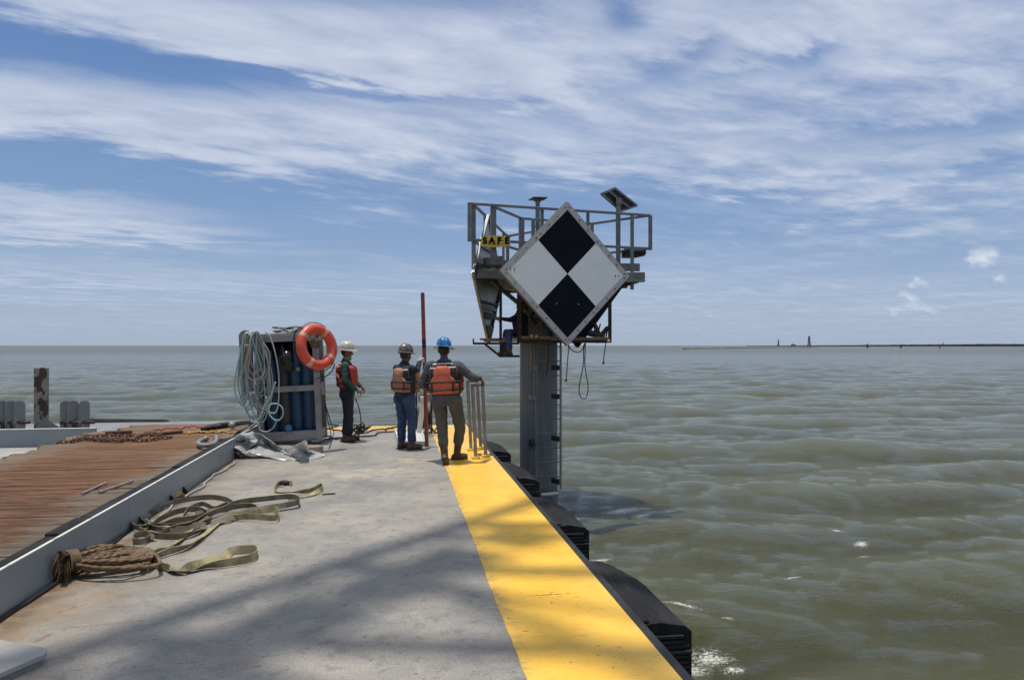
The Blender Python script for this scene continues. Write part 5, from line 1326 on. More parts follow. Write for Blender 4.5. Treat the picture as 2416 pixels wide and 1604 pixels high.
sling('webbing_sling', [(1985, 235, .03, .9), (1950, 225, .03, .9), (1905, 230, .03, .9), (1870, 265, .03, .9), (1900, 290, .01, .1), (2000, 285, .01, 0), (2100, 280, .03, .8), (2180, 245, .04, 1), (2190, 265, .04, 1), (2120, 305, .02, .2), (2040, 320, .02, .3), (1960, 330, .03, .7)],
      'pale yellow sling end with a small dark tip, farthest right of the slings', .055, 'sling_y')
sling('webbing_sling', [(1100, 560, .05, .9), (1180, 530, .05, .6), (1290, 500, .05, .5), (1420, 440, .06, .8), (1540, 400, .06, 1), (1680, 380, .05, .8), (1760, 395, .04, .5), (1700, 425, .03, .7), (1560, 470, .04, .6), (1440, 500, .03, .2)],
      'dull khaki sling lying over the others across the middle of the tangle')
sling('webbing_sling', [(1010, 520, .04, .5), (1090, 470, .05, .9), (1210, 420, .05, 1), (1330, 405, .05, 1), (1420, 430, .04, .6), (1400, 480, .04, .5), (1280, 540, .03, .8), (1150, 560, .03, .9)],
      'dull olive sling in a closed bend at the left centre of the tangle')
def small_bits():
    m = MB(); g = S6(1955, 228, .03)
    m.bbox(g, (.12, .05, .05), .015); m.bbox(S6(1915, 228, .05), (.05, .04, .05), .01); o = m.build('sling_hook', M['black']); tag(o, 'small black ratchet hook at the tip of the farthest sling', 'hook')
    for (x, y, lab) in ((2218, 303, 'left one of two tiny black scraps on the deck right of the slings'), (2255, 301, 'right one of two tiny black scraps on the deck beside the slings')):
        o = MB().bbox(S6(x, y, .006), (.085, .05, .010), .003, Matrix.Rotation(R(20), 3, 'Z')).build('rubber_scrap', M['black']); tag(o, lab, 'scrap')
    m = MB(); m.tube(catmull([S6(x, y, .008) for x, y in ((1890, 420), (1960, 408), (2030, 395), (2040, 380), (2010, 372), (1930, 380))], 5), .006, 5); o = m.build('thin_wire', M['dark_steel'], smooth=True); tag(o, 'thin dark wire loop on the deck right of the stitched sling end', 'wire')
    # wooden peg by the coaming
    o = MB().cyl(S6(1215, 300, .10), S6(1240, 320, .05), .035, .03, 12).build('wood_peg', M['manila'], smooth=True, sm_angle=40); tag(o, 'short brown wooden peg leaning on the foot of the coaming', 'peg')
    # two steel rods on the timber
    for a, b, lab in (((555, 300), (722, 225), 'left and nearer of two steel rods lying on the timber planking'), ((672, 290), (905, 212), 'right one of two steel rods lying on the timber planking')):
        p, q = S6(*a, .222), S6(*b, .222); o = MB().cyl(p, q, .012, n=10).build('steel_rod', M['rack'], smooth=True, sm_angle=40); tag(o, lab, 'rod', 'steel rods on the planking')
small_bits()

# manila rope bundle ---------------------------------------------------
def build_rope():
    rs = random.Random(31); root = empty('manila_rope', S6(430, 900, 0), 'brown manila rope gathered in a long bundle, tied at its frayed left end', 'rope')
    m = MB(); A = S6(455, 830, .05); Bq = S6(1010, 730, .03); ax = (Bq - A); ax.z = 0; Ln = ax.length; ax.normalize(); sd_ = Vector((-ax.y, ax.x, 0))
    for k in range(15):
        f0 = rs.uniform(-.5, .5); ln = Ln * rs.uniform(.82, 1.04); w0 = rs.uniform(.12, .52); cz = rs.uniform(.02, .09) * (1 - abs(f0)); off = f0 * .22
        pts = [A + ax * .02 + sd_ * off * .2 + Vector((0, 0, .05 + cz * .2))]
        n = 6
        for i in range(1, n): t = i / n; pts.append(A + ax * ln * t + sd_ * (off + w0 * math.sin(math.pi * min(t * 1.25, 1) * .62) * .9 + rs.uniform(-.03, .03)) + Vector((0, 0, max(.02, cz * (1.2 - t * .6)))))
        pts.append(A + ax * ln + sd_ * (off * .8) + Vector((0, 0, .025)))
        for i in range(n - 1, 0, -1): t = i / n; pts.append(A + ax * ln * t + sd_ * (off - w0 * math.sin(math.pi * min(t * 1.25, 1) * .62) * .9 + rs.uniform(-.03, .03)) + Vector((0, 0, max(.02, cz * (1.1 - t * .5)))))
        m.tube(catmull(pts, 12, True), .0175, 12, closed=True, lobes=3, pitch=.07, depth=.42)
    m.build('rope_loops', M['manila'], root, True)
    m = MB(); 
    for k in range(4): c = A + ax * (.01 + k * .018); pts = [c + sd_ * math.cos(t * .7854) * .085 + Vector((0, 0, .075 + math.sin(t * .7854) * .072)) for t in range(8)]; m.tube(catmull(pts, 6, True), .012, 8, closed=True, lobes=3, pitch=.03)
    m.build('tie_wraps', M['manila'], root, True)
    # frayed tassel fanning out at the left, one strand sticking up
    m = MB()
    for k in range(110):
        a = rs.uniform(-1.3, 1.3); L = rs.uniform(.10, .24); d = (-ax * math.cos(a) * .6 + sd_ * math.sin(a)).normalized()
        p0 = A + Vector((rs.uniform(-.02, .02), rs.uniform(-.02, .02), .05 + rs.uniform(-.02, .05))); p1 = p0 + d * L * .5 + Vector((0, 0, rs.uniform(-.01, .07))); p2 = p0 + d * L; p2.z = max(.008, rs.uniform(.0, .10)); 
        if p2.x < XL + .02: p2.x = XL + .02; p2.z += .05
        if p1.x < XL + .02: p1.x = XL + .02
        m.tube(catmull([p0, p1, p2], 4), lambda t: .0035 * (1.2 - t), 4)
    top = S6(410, 690, .26)
    for k in range(46): p0 = A + Vector((rs.uniform(-.02, .02), 0, .10)); m.tube(catmull([p0, p0.lerp(top, .5) + Vector((rs.uniform(-.03, .03), rs.uniform(-.02, .02), 0)), top + Vector((rs.uniform(-.02, .02), 0, rs.uniform(-.07, .01)))], 4), .0032, 4)
    m.build('frayed_end', M['manila'], root, True)
build_rope()

# chain, shackle, small ropes and dark hose on the planking -----------
def R5(rx, ry, z=.215): 
    p = GP(rx / 3.81, 840 + ry / 3.81, z); p.z = z; return p
def build_timber_things():
    def chain(pts, lab, size=.055):
        P = catmull([R5(x, y) for x, y in pts], 14); m = MB(); L = 0; last = P[0]; k = 0; step = size * .78
        acc = 0
        for a, b in zip(P, P[1:]):
            acc += (b - a).length
            if acc >= step:
                acc = 0; d = (b - last).normalized(); last = b; k += 1
                s = d.cross(Vector((0, 0, 1))); s = s.normalized() if s.length > 1e-4 else Vector((1, 0, 0)); up = s.cross(d)
                w = (s * .8 + up * .6) if k % 2 else (s * .6 - up * .8)
                ring = [b + d * math.cos(t * math.pi / 5) * size * .52 + w * math.sin(t * math.pi / 5) * size * .33 + Vector((0, 0, .014)) for t in range(10)]
                m.tube(ring, size * .13, 5, closed=True)
        o = m.build('rusty_chain', M['rust_chain'], smooth=True); tag(o, lab, 'chain', 'rusty chains on the planking')
    chain([(500, 787), (560, 778), (640, 775), (720, 760), (800, 755), (900, 765), (1000, 770), (1080, 770), (1150, 755), (1220, 765), (1330, 760), (1430, 745), (1540, 735)], 'long rusty chain stretched across the far planking, nearest of the chains', .085)
    chain([(730, 735), (820, 730), (900, 722), (1000, 718), (1080, 720), (1140, 722), (1200, 715)], 'rusty chain in the middle behind the longest chain', .085)
    chain([(640, 770), (700, 748), (780, 742), (860, 748), (940, 752), (1040, 752), (1120, 742), (1100, 760)], 'doubled bight of rusty chain at the left on the planking', .085)
    chain([(1220, 740), (1270, 720), (1330, 715), (1400, 718), (1450, 712), (1380, 700), (1290, 705)], 'piled rusty chain on the right of the chain row', .085)
    for pts, lab in (([(945, 690), (1040, 685), (1190, 678)], 'rust brown bar lying at the far left of the planking behind the chains'), ([(1430, 697), (1520, 690), (1640, 680)], 'rust brown bar lying to the right behind the chains')):
        o = MB().tube([R5(*p, .235) for p in pts], .028, 8).build('rusty_bar', M['rust_steel'], smooth=True, sm_angle=40); tag(o, lab, 'bar', 'rusty bars on the planking')
    # big shackle
    c = R5(1860, 775, .26); root = empty('bow_shackle', c, 'large grey steel shackle lying on the planking near the coaming', 'shackle')
    P = [R5(x, y, .26) for x, y in ((1850, 742), (1800, 760), (1782, 785), (1810, 800), (1870, 800), (1925, 785), (1945, 758), (1945, 735))]
    MB().tube(catmull(P, 6), .034, 12).build('bow', M['steel_grey'], root, True, 60)
    m = MB(); m.ell(P[0], .05); m.ell(P[-1], .05); m.build('eye', M['steel_grey'], root, True)
    MB().cyl(P[-1], R5(2000, 758, .25), .03, n=10).build('pin', M['rust_chain'], root, True, 40)
    # small ropes
    M['pink'] = mat('pink_rope', (.42, .09, .07), None, .8); M['ochre'] = mat('ochre_rope', (.42, .24, .06), None, .8)
    def squig(x0, y0, x1, y1, am, n, mt, lab, seed, name='small_rope', r=.012):
        rr = random.Random(seed); pts = [R5(x0 + (x1 - x0) * i / (n - 1) + rr.uniform(-25, 25), y0 + (y1 - y0) * i / (n - 1) + rr.uniform(-am, am), .22) for i in range(n)]
        o = MB().tube(catmull(pts, 5), r, 6).build(name, M[mt], smooth=True); tag(o, lab, 'rope', 'thin ropes strewn on the far planking')
    squig(1390, 660, 1800, 625, 13, 16, 'pink', 'faded red rope in loose curls on the far planking', 3)
    squig(1640, 680, 2150, 680, 11, 20, 'ochre', 'yellow brown rope in loose curls near the far end of the planking', 5)
    squig(1700, 690, 2100, 665, 10, 16, 'ochre', 'second yellow brown rope crossing the first near the coaming', 9)
    # dark hose with fittings
    h = empty('dark_hose', R5(2000, 620, .2), 'dark hose bundle with a round steel fitting at the far end of the planking', 'hose')
    MB().tube(catmull([R5(x, y, .25) for x, y in ((1820, 655), (1900, 632), (1980, 615), (2050, 612), (2110, 608), (2180, 598), (2280, 592))], 5), .04, 8).build('hose', M['black'], h, True)
    m = MB(); m.ell(R5(2085, 622, .28), .065); m.build('fitting', M['rack'], h, True)
    m = MB(); rr = random.Random(4)
    for k in range(9): m.ell(R5(1840 + k * 25, 648 - k * 4, .25), (.07, .05, .03 + rr.random() * .04), n=8, m=6)
    m.build('wrapping', M['dark_steel'], h, True)
    # sling stretched tight along the far end of the coaming
    o = MB().tube(catmull([R5(x, y, z) for x, y, z in ((2100, 608, .3), (2230, 602, .33), (2330, 596, .36))], 4), .014, 6).build('mooring_line', M['black'], smooth=True); tag(o, 'dark line running to the coaming at the far end of the planking', 'line')
build_timber_things()

# ================================================================== PEOPLE
def blob(name, mb, mt, parent, voxel=.012, smooth=3, disp=None):
    o = mb.build(name, mt, parent, True)
    r = o.modifiers.new('remesh', 'REMESH'); r.mode = 'VOXEL'; r.voxel_size = voxel; r.use_smooth_shade = True
    s = o.modifiers.new('smooth', 'SMOOTH'); s.factor = .5; s.iterations = smooth
    if disp:
        tx = bpy.data.textures.get('folds') or bpy.data.textures.new('folds', 'CLOUDS'); tx.noise_scale = .075; tx.noise_depth = 2
        d = o.modifiers.new('folds', 'DISPLACE'); d.texture = tx; d.strength = disp; d.mid_level = .5; d.texture_coords = 'LOCAL'
    return o
def hand(mb, wrist, d, n, side, curl=.5, s=1.0):
    "d: direction of the fingers, n: palm normal (fingers curl towards it), side +1 puts the thumb on d x n"
    d = Vector(d).normalized(); n = Vector(n); n = (n - d * n.dot(d)).normalized(); x = d.cross(n) * side; w = Vector(wrist)
    for k in (-1, 0, 1): mb.caps(w + x * k * .012 * s, w + d * .082 * s + x * k * .026 * s, .017 * s, .0145 * s, 8)
    for k, L in zip((-1.5, -.5, .5, 1.5), (.062, .075, .080, .072)):
        p = w + d * .088 * s + x * k * .0195 * s; a = 0; r = .0088 * s
        for j, q in enumerate((.44, .32, .26)):
            a += curl * (.9 if j == 0 else 1.1); dd = d * math.cos(a) + n * math.sin(a); p2 = p + dd * L * q * s; mb.caps(p, p2, r, r * .92, 8); p = p2; r *= .92
    p = w + d * .025 * s + x * .026 * s; dd = (d * .55 + x * .75 + n * .35).normalized(); p2 = p + dd * .042 * s; mb.caps(p, p2, .0125 * s, .011 * s, 8)
    dd = (d * .8 + x * .15 + n * (.35 + curl * .7)).normalized(); mb.caps(p2, p2 + dd * .036 * s, .0105 * s, .009 * s, 8)
def head(mb, c, yaw=0, pitch=0, s=1.0):
    "c: centre of skull; faces local +y turned by yaw"
    Rm = Matrix.Rotation(yaw, 3, 'Z') @ Matrix.Rotation(pitch, 3, 'X'); P = lambda x, y, z: Vector(c) + Rm @ Vector((x, y, z)) * s
    mb.ell(c, (.076 * s, .096 * s, .10 * s), Rm, 18, 12); mb.ell(P(0, .028, -.055), (.055 * s, .062 * s, .065 * s), Rm)
    mb.ell(P(0, .062, -.098), (.026 * s, .02 * s, .02 * s), Rm); mb.caps(P(0, .092, .0), P(0, .110, -.030), .011 * s, .015 * s, 8)
    mb.ell(P(0, .088, -.068), (.026 * s, .012 * s, .009 * s), Rm); mb.ell(P(0, .084, .022), (.05 * s, .018 * s, .012 * s), Rm)
    for q in (-1, 1): mb.ell(P(q * .080, -.004, -.012), (.013 * s, .020 * s, .033 * s), Rm); mb.ell(P(q * .042, .06, -.035), (.026 * s, .026 * s, .022 * s), Rm)
    return Rm, P
def prof_at(P, z):
    z = max(P[0][0], min(P[-1][0], z))
    for a, b in zip(P, P[1:]):
        if z <= b[0]:
            t = (z - a[0]) / (b[0] - a[0]); t = t * t * (3 - 2 * t) if False else t
            return [a[i] + (b[i] - a[i]) * t for i in range(1, len(a))]
    return list(P[-1][1:])
# torso profile : height above pelvis, half width, half depth, forward shift
TP = [(-.12, .165, .125, 0), (0, .172, .135, 0), (.12, .160, .128, .005), (.25, .172, .130, .0), (.36, .185, .128, -.005), (.43, .178, .112, -.01), (.485, .145, .085, -.012), (.53, .075, .066, -.01), (.58, .058, .058, .0)]
def person(label, loc, heading, J, build=1.0, mats={}, cuff=.18, legw=1.0, vest=None, hat='full', hat_yaw=0, head_yaw=0, head_pitch=0, hands=None, belly=0, trunk=None, boots_h=.16, extra=None, sh=1.0, tilt=0, vest_kind=None):
    root = empty('person', (0, 0, 0), label, 'person')
    pel, nk = Vector(J['pelvis']), Vector(J['neck'])
    zax = (nk - pel).normalized(); yax = Vector(J.get('front', (0, 1, 0))); yax = (yax - zax * yax.dot(zax)).normalized(); xax = yax.cross(zax)
    TM = Matrix((xax, yax, zax)).transposed(); TL = (nk - pel).length / .53
    def TS(th, z, off=0.0):                 # point of the torso surface, th=0 front, pi back (clockwise to the right)
        a, b, f = prof_at(TP, z); a = a * build + off; b = b * (build + belly * math.exp(-((z - .1) / .15) ** 2)) + off
        c, s = math.cos(th), math.sin(th); e = .82
        return pel + TM @ Vector((math.copysign(abs(s) ** e, s) * a, math.copysign(abs(c) ** e, c) * b + f, z * TL))
    def loft(z0, z1, off, n=28, m=14):
        mb = MB(); vs = [TS(2 * math.pi * k / n, z0 + (z1 - z0) * i / m, off) for i in range(m + 1) for k in range(n)]
        fs = [(i * n + k, i * n + (k + 1) % n, (i + 1) * n + (k + 1) % n, (i + 1) * n + k) for i in range(m) for k in range(n)] + [tuple(range(n))[::-1], tuple(range(m * n, m * n + n))]
        return mb.add(vs, fs)
    # ---- body: one continuous mesh
    b = loft(-.10, .57, -.022); hc = Vector(J['head']); b.caps(nk - zax * .05, hc - Vector((0, 0, .04)), .056 * build ** .5, .054, 12); Rm, HP = head(b, hc, head_yaw, head_pitch)
    for s_ in ('L', 'R'):
        S, E, Wr = (Vector(J[k + s_]) for k in ('sh', 'el', 'wr')); b.caps(S, E, .042, .036); b.caps(E, Wr, .035, .024)
        H_, K, A = (Vector(J[k + s_]) for k in ('hip', 'kn', 'an')); b.caps(H_, K, .07, .05); b.caps(K, A, .048, .036); T = Vector(J['toe' + s_]); b.caps(A - Vector((0, 0, .03)), T, .035, .028)
        hd, hn, hs, cu = hands[s_]; hand(b, Wr + (Wr - E).normalized() * .015, hd, hn, hs, cu)
    blob('body', b, M['skin'], root, .0065, 2)
    for q in (-1, 1): MB().ell(HP(q * .031, .082, .002), (.011, .008, .007), Rm, 8, 6).build('eye', M['white_tube'] if False else M['hair'], root, True)
    h = MB(); h.ell(HP(0, -.016, .012), (.083, .094, .094), Rm, 16, 10); h.ell(HP(0, -.042, -.03), (.068, .052, .045), Rm); blob('hair', h, M['hair'], root, .010, 2)
    # ---- shirt
    sm = loft(-.13, .555, .006)
    for s_ in ('L', 'R'):
        S, E, Wr = (Vector(J[k + s_]) for k in ('sh', 'el', 'wr')); bb = build ** .7
        sm.caps(S, E, .068 * bb, .056 * bb); sm.caps(E, Wr.lerp(E, .02), .055 * bb, .041 * bb); sm.ell(S.lerp(nk, .15) - Vector((0, 0, .01)), .072 * bb)
    sm.caps(nk - zax * .03, nk + zax * .025, .075, .066); blob('shirt', sm, mats['shirt'], root, .013, 3, .022)
    # ---- trousers
    tm = MB(); hw = build ** .8 * legw
    tm.ell(pel + zax * .0, (.172 * build, .135 * build + .01, .12), TM)
    for s_ in ('L', 'R'):
        H_, K, A = (Vector(J[k + s_]) for k in ('hip', 'kn', 'an')); tm.caps(H_, K, .098 * hw, .073 * hw); tm.caps(K, A.lerp(K, cuff), .072 * hw, .066 * hw); tm.ell(A.lerp(K, cuff + .04), (.072 * hw, .075 * hw, .05))
        tm.ell(H_.lerp(K, .08) + TM @ Vector((0, -.035, -.0)), .098 * hw)
    blob('trousers', tm, mats['trousers'], root, .013, 3, .026)
    # ---- boots
    for s_ in ('L', 'R'):
        A, K, T = Vector(J['an' + s_]), Vector(J['kn' + s_]), Vector(J['toe' + s_]); d = (T - A); 
        up = (K - A).normalized(); fd = (d - up * d.dot(up)).normalized() if d.length > 1e-3 else Vector((0, 1, 0)); heel = A - fd * .045 - up * .045
        bm_ = MB(); bm_.caps(A - up * .02, A + up * boots_h, .052, .062); bm_.caps(heel, A + fd * .05 - up * .045, .044, .046); bm_.caps(A + fd * .05 - up * .04, T, .048, .042)
        sx_ = fd.cross(up); bm_.caps(T + sx_ * .014, T - sx_ * .014 - fd * .02, .038, .042)
        bo = blob('boot', bm_, mats['boots'], root, .010, 2, .006)
        RM = Matrix((sx_, fd, up)).transposed(); c = heel.lerp(T, .5) - up * .043; MB().bbox(c, (.092, (T - heel).length + .085, .022), .010, RM).build('sole', M['black'], bo, True, 40)
    # ---- vest, as panels wrapped on the torso
    if vest:
        def patch(name, th0, th1, z0, z1, off, thick, mt, mask=None, n=20, m=14, parent=None, dis=None):
            "closed curved slab; th in degrees measured from the back, + to the person's right when seen from behind is -"
            V1, V2 = [], []; 
            for i in range(m + 1):
                z = z0 + (z1 - z0) * i / m; lo, hi = (th0, th1) if mask is None else mask(i / m)
                for k in range(n + 1):
                    th = R(180 + lo + (hi - lo) * k / n); ed = min(1, min(i, m - i) / 2.0, min(k, n - k) / 2.0); ed = ed ** .5
                    V1.append(TS(th, z, off - .012)); V2.append(TS(th, z, off + thick * (.25 + .75 * ed)))
            nn = n + 1; vs = V1 + V2; o_ = len(V1); fs = []
            for i in range(m):
                for k in range(n): a = i * nn + k; fs.append((a, a + nn, a + nn + 1, a + 1)); fs.append((o_ + a, o_ + a + 1, o_ + a + nn + 1, o_ + a + nn))
            for k in range(n): fs.append((k, k + 1, o_ + k + 1, o_ + k)); a = m * nn + k; fs.append((a, o_ + a, o_ + a + 1, a + 1))
            for i in range(m): a = i * nn; fs.append((a, o_ + a, o_ + a + nn, a + nn)); a = i * nn + n; fs.append((a, a + nn, o_ + a + nn, o_ + a))
            o = MB().add(vs, fs).build(name, mt, parent or root, True, 50); return o
        vm = vest
        shell = patch('vest_shell', -180, 179.9, .03, .34, .012, .012, M['vest_black'], n=40)
        patch('vest_back_yoke', -58, 58, .30, .535, .010, .014, M['vest_black'], mask=lambda t: (-66 + 10 * t, 66 - 10 * t), parent=root)
        patch('vest_front_yoke', 122, 238, .30, .52, .010, .016, M['vest_black'], mask=lambda t: (118 + 6 * t, 242 - 6 * t), parent=root)
        # keyhole shaped foam on the back
        def km(t):
            w = 50 if t < .42 else (50 - (t - .42) / .2 * 24 if t < .62 else (26 if t < .86 else 26 - (t - .86) / .14 * 14)); return (-w, w)
        bp = patch('back_foam', 0, 0, .06, .47, .020, .040, vm, mask=km, m=24)
        patch('waist_foam', -74, 74, .05, .20, .018, .030, vm, n=26)
        patch('front_foam', 112, 172, .05, .44, .016, .062, vm, m=18); patch('front_foam', 188, 248, .05, .44, .016, .062, vm, m=18)
        for z in (.10, .215): patch('strap', -179, 179.9, z, z + .022, .066, .010, M['vest_black'], n=44, m=4)
        for th in (-34, 34): patch('strap', th - 4, th + 4, .08, .24, .071, .008, M['vest_black'], n=4, m=8)
        for z in ((.425, .485) if vest_kind != 'single' else (.43,)): patch('reflective_band', -54, 54, z, z + .020, .022, .005, M['reflect'], n=16, m=3)
        if vest_kind != 'plain':
            for q in (-1, 1): patch('piping', q * 60 - 1, q * 60 + 1, .20, .50, .020, .004, M['vest_faded'], n=3, m=10)
    # ---- helmet
    if hat:
        HR = Matrix.Rotation(head_yaw + hat_yaw, 3, 'Z') @ Matrix.Rotation(head_pitch + tilt, 3, 'X'); hp = hc + Vector((0, -.0, .045)); n = 32
        sh_ = MB(); rows = []
        for r, z in ((1.0, 0), (1.0, .03), (.97, .06), (.88, .095), (.70, .125), (.45, .143), (.18, .150)): rows.append((r, z))
        vs = [hp + HR @ Vector((math.sin(2 * math.pi * k / n) * .112 * r, math.cos(2 * math.pi * k / n) * .138 * r, z + (.006 if (abs(math.sin(2 * math.pi * k / n)) < .22 and r < .98) else 0))) for r, z in rows for k in range(n)]
        fs = [(i * n + k, i * n + (k + 1) % n, (i + 1) * n + (k + 1) % n, (i + 1) * n + k) for i in range(len(rows) - 1) for k in range(n)] + [tuple(range((len(rows) - 1) * n, len(rows) * n)), tuple(range(n))[::-1]]
        ho = sh_.add(vs, fs).build('helmet', mats['hat'], root, True, 60)
        br = MB(); vs = []
        for rr, zz in ((.98, .012), (1.0, -.002)):
            pass
        for k in range(n):
            a = 2 * math.pi * k / n; s_, c_ = math.sin(a), math.cos(a)
            if hat == 'full': e = .048 + .022 * max(0, c_)
            else: e = .010 + .052 * max(0, c_) ** 1.6
            for (q, z) in ((-.004, .012), (e, -.004 - .010 * abs(s_)), (e, -.010 - .010 * abs(s_)), (-.004, .002)): vs.append(hp + HR @ Vector((s_ * (.112 + q), c_ * (.138 + q), z)))
        fs = [(k * 4 + j, k * 4 + (j + 1) % 4, ((k + 1) % n) * 4 + (j + 1) % 4, ((k + 1) % n) * 4 + j) for k in range(n) for j in range(4)]
        br.add(vs, fs).build('brim', mats['hat'], ho, True, 60)
        if hat == 'cap':
            pass
    if extra: extra(root, TS, TM, HP)
    root.location = loc; root.rotation_euler = (0, 0, heading)
    return root
def stand(h=1.75, w=.10, spread=0.0):
    k = h / 1.75; d = dict(pelvis=(0, 0, .95 * k), neck=(0, -.0, 1.475 * k), head=(0, .02, 1.635 * k))
    for s, q in (('L', -1), ('R', 1)):
        d['sh' + s] = (q * .185, -.01, 1.40 * k); d['el' + s] = (q * .24, -.03, 1.12 * k); d['wr' + s] = (q * .24, .06, .88 * k)
        d['hip' + s] = (q * w, 0, .90 * k); d['kn' + s] = (q * (w + .01 + spread / 2), .02, .50 * k); d['an' + s] = (q * (w + .02 + spread), -.01, .095); d['toe' + s] = (q * (w + .05 + spread), .14, .05)
    return d
def hdg(ref, ang):            # heading: direction the person faces, degrees right of the camera view direction
    return -YAW - R(ang)
def wl(loc, heading, p):      # world point -> person local
    return Matrix.Rotation(-heading, 3, 'Z') @ (Vector(p) - Vector(loc))

# worker with the blue helmet, back to the camera, right hand on the hoop
hd3 = hdg(0, 8); f1, f2 = GP(1050, 1096), GP(1078, 1085); l3 = (f1 + f2) / 2; l3.z = 0; l3.y += .02
J = stand(1.80); J['pelvis'] = (-.075, .0, .98); J['neck'] = (-.105, 0, 1.515); J['head'] = (-.115, .02, 1.68); 
J['anL'] = tuple(wl(l3, hd3, f1) + Vector((0, -.01, .095))); J['anR'] = tuple(wl(l3, hd3, f2) + Vector((0, 0, .095)))
J['toeL'] = (J['anL'][0] - .01, J['anL'][1] + .14, .05); J['toeR'] = (J['anR'][0] + .11, J['anR'][1] + .10, .05)
J['hipL'] = (-.18, 0, .93); J['hipR'] = (.06, 0, .93); J['knL'] = (-.145, .04, .50); J['knR'] = (.125, .07, .51)
J['shL'] = (-.325, -.01, 1.44); J['shR'] = (.12, -.01, 1.44); J['elL'] = (-.46, .05, 1.17); J['wrL'] = (-.34, .20, 1.04)
hr = DP(1132, 906, 11.45); hr.z = 1.20; J['wrR'] = tuple(wl(l3, hd3, DP(1131, 892, 11.38))); J['elR'] = (.33, .03, 1.26)
p3 = person('person in blue full brim helmet, grey shirt and orange vest, right hand on the hoop', l3, hd3, J, 1.20,
   dict(shirt=M['shirt_grey'], trousers=M['trouser_grey'], boots=M['leather'], hat=M['hat_blue']), vest=M['vest_orange'], hat='full', head_yaw=R(-3), head_pitch=R(-4),
   hands={'L': ((.3, .8, -.3), (.6, 0, -.6), 1, .5), 'R': ((.35, .55, -.55), (-.3, -.2, -.95), -1, .55)}, belly=.25, cuff=.50, boots_h=.24, tilt=R(-4))

# middle worker, stickered brown helmet, facing half right, gloved right hand round the red pipe
hd2 = hdg(0, 38); f1, f2 = GP(947, 1058), GP(972, 1061); l2 = (f1 + f2) / 2; l2.z = 0; l2.x -= .03
J = stand(1.70); J['anL'] = tuple(wl(l2, hd2, f1) + Vector((0, 0, .095))); J['anR'] = tuple(wl(l2, hd2, f2) + Vector((0, 0, .095)))
J['toeL'] = (J['anL'][0] - .02, J['anL'][1] + .15, .05); J['toeR'] = (J['anR'][0] + .05, J['anR'][1] + .14, .05)
J['knL'] = (-.10, .03, .50); J['knR'] = (.11, .05, .50)
bq, tq = PIPE; zz = 1.50; hp_ = bq.lerp(tq, (zz - bq.z) / (tq.z - bq.z)); back = Vector((bq.x - l2.x, bq.y - l2.y, 0)).normalized()
wr = wl(l2, hd2, hp_ - back * .085 + Vector((-.02, -.06, -.03))); J['wrR'] = tuple(wr); sR = Vector(J['shR']); J['elR'] = tuple((sR + wr) / 2 + Vector((.05, -.02, -.10)))
J['elL'] = (-.24, .06, 1.12); J['wrL'] = (-.12, .24, 1.02)
fd = wl((0, 0, 0), hd2, (back.x, back.y, 0))
def glove2(root, TS, TM, HP):
    m = MB(); Wr, El = Vector(J['wrR']), Vector(J['elR']); q = (Wr - El).normalized()
    hand(m, Wr + q * .01, fd + Vector((0, 0, .25)), fd.cross(Vector((0, 0, 1))) * -1, 1, .75, 1.12); m.caps(Wr - q * .03, Wr + q * .03, .036, .032); blob('glove', m, M['glove'], root, .007, 1)
p2 = person('person in stickered brown helmet, faded vest and jeans, gloved hand on the red pipe', l2, hd2, J, 1.0,
   dict(shirt=M['shirt_navy'], trousers=M['jeans'], boots=M['leather'], hat=M['hat_brown']), vest=M['vest_faded'], vest_kind='single', hat='cap', head_yaw=R(-2), head_pitch=R(-6),
   hands={'L': ((.6, .6, -.3), (.2, -.2, -.8), 1, .6), 'R': (tuple(fd + Vector((0, 0, .25))), tuple(fd.cross(Vector((0, 0, 1))) * -1), 1, .75)}, boots_h=.10, legw=1.08,
   extra=glove2)

# left worker in profile, off-white helmet, cable in hand
hd1 = hdg(0, 84); f1, f2 = GP(823, 1044), GP(838, 1038); l1 = (f1 + f2) / 2 + Vector((-.085, 0.02, 0)); l1.z = 0
J = stand(1.74, .095); J['anR'] = (.11, -.02, .095); J['anL'] = (-.12, .02, .095); J['toeR'] = (.15, .13, .05); J['toeL'] = (-.14, .17, .05); J['elR'] = (.25, -.02, 1.14); J['wrR'] = (.17, .17, .96); J['elL'] = (-.25, .04, 1.12); J['wrL'] = (-.12, .23, 1.0)
J['head'] = (0, -.01, 1.63); J['neck'] = (0, -.03, 1.47)
def collar(root, TS, TM, HP):
    m = MB(); m.lathe([(.060, 1.470), (.078, 1.475), (.074, 1.52), (.062, 1.535), (.056, 1.53)], n=20, c=(0, .0, .01)); m.build('neck_gaiter', M['hivis'], root, True)
p1 = person('person in off white helmet, green shirt and red vest, seen side on by the rack', l1, hd1, J, .95,
   dict(shirt=M['shirt_green'], trousers=M['trouser_dark'], boots=M['leather'], hat=M['hat_white']), vest=M['vest_red'], vest_kind='red', hat='cap', head_pitch=R(-5),
   hands={'L': ((.3, .6, -.6), (.4, -.5, -.5), 1, .6), 'R': ((-.3, .75, -.45), (-.5, -.3, -.6), -1, .6)}, boots_h=.10, legw=1.14, extra=collar)

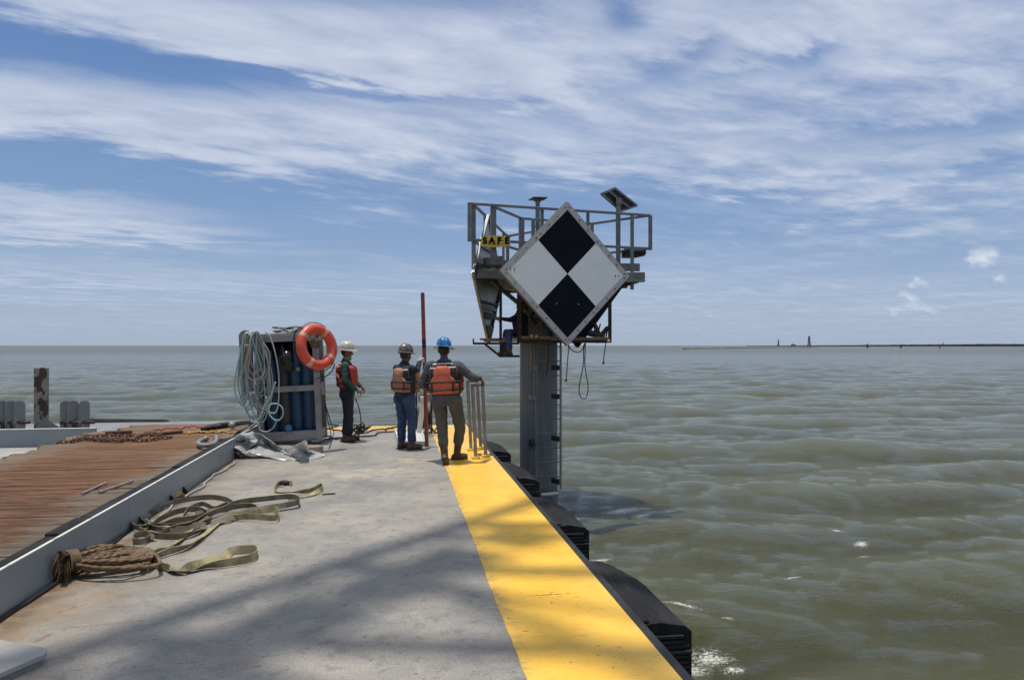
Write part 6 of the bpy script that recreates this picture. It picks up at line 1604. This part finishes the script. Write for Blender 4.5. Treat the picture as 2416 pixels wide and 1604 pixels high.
# seated on the staging, mostly hidden by the brown upright : arm reaches left to the dark upright, legs hang down
def st(rx, ry, d): return T1(rx, ry, d)
hdA = hdg(0, 180 + 35)
seat = st(600, 1345, 15.15); seat.z -= .0
J = {}; l = Vector((seat.x, seat.y, seat.z)); W_ = lambda p: tuple(wl(l, hdA, p))
J['pelvis'] = W_(st(600, 1300, 15.25)); J['neck'] = W_(st(590, 1135, 15.25) + Vector((0, 0, .0))); J['head'] = W_(st(600, 1075, 15.2)); J['front'] = (0, 1, 0)
J['shR'] = W_(st(578, 1160, 15.05)); J['shL'] = W_(st(625, 1160, 15.35)); J['elR'] = W_(st(515, 1192, 14.92)); J['wrR'] = W_(st(446, 1184, 14.82))
J['elL'] = W_(st(640, 1230, 15.3)); J['wrL'] = W_(st(600, 1270, 15.1))
J['hipR'] = W_(st(570, 1305, 15.1)); J['hipL'] = W_(st(600, 1305, 15.3)); J['knR'] = W_(st(478, 1300, 14.85)); J['knL'] = W_(st(500, 1305, 14.72))
J['anR'] = W_(st(462, 1455, 14.8)); J['anL'] = W_(st(505, 1460, 14.66)); J['toeR'] = tuple(Vector(J['anR']) + Vector((0, .13, -.04))); J['toeL'] = tuple(Vector(J['anL']) + Vector((0, .13, -.04)))
person('person seated on the staging, legs dangling, one arm out to the left upright', l, hdA, J, .92,
   dict(shirt=M['shirt_navy'], trousers=M['jeans'], boots=M['leather'], hat=M['hat_blue']), vest=None, hat=None,
   hands={'L': ((0, 1, 0), (0, 0, -1), 1, .5), 'R': (wl((0, 0, 0), hdA, -Vector((CA, -SA, 0)) + Vector((0, 0, .05))), wl((0, 0, 0), hdA, (SA, CA, 0)), 1, .9)}, boots_h=.08)

# lying back on the staging : head by the pile, boots up at the right end
hdB = hdg(0, 90); l = st(950, 1335, 15.2); W_ = lambda p: tuple(wl(l, hdB, p))
dB = 15.2
J = {'pelvis': W_(st(985, 1300, dB)), 'neck': W_(st(805, 1225, dB)), 'head': W_(st(742, 1190, dB)), 'front': (0, .25, 1)}
for s, dd in (('R', -.0), ('L', .32)):
    q = -.17 if s == 'R' else .17
    J['sh' + s] = W_(st(830, 1240, dB + q)); J['el' + s] = W_(st(850, 1310, dB + q * 1.7)); J['wr' + s] = W_(st(820, 1262, dB + q * .6 - .12))
    J['hip' + s] = W_(st(1000, 1305, dB + q * .6)); J['kn' + s] = W_(st(1150, 1296, dB + q * .7)); 
J['anR'] = W_(st(1232, 1318, dB - .12)); J['toeR'] = W_(st(1226, 1235, dB - .12)); J['anL'] = W_(st(1275, 1318, dB + .12)); J['toeL'] = W_(st(1325, 1262, dB + .1))
person('person lying back on the staging behind the large diamond, brown boots showing at right', l, hdB, J, .92,
   dict(shirt=M['shirt_navy'], trousers=M['jeans'], boots=M['leather'], hat=mat('black_helmet', (.012, .012, .014), None, .3)), vest=None, hat='cap', head_pitch=R(35), tilt=R(-10),
   hands={'L': ((-.3, .2, .9), (0, 1, 0), 1, .6), 'R': ((-.3, .2, .9), (0, 1, 0), -1, .6)}, boots_h=.10)
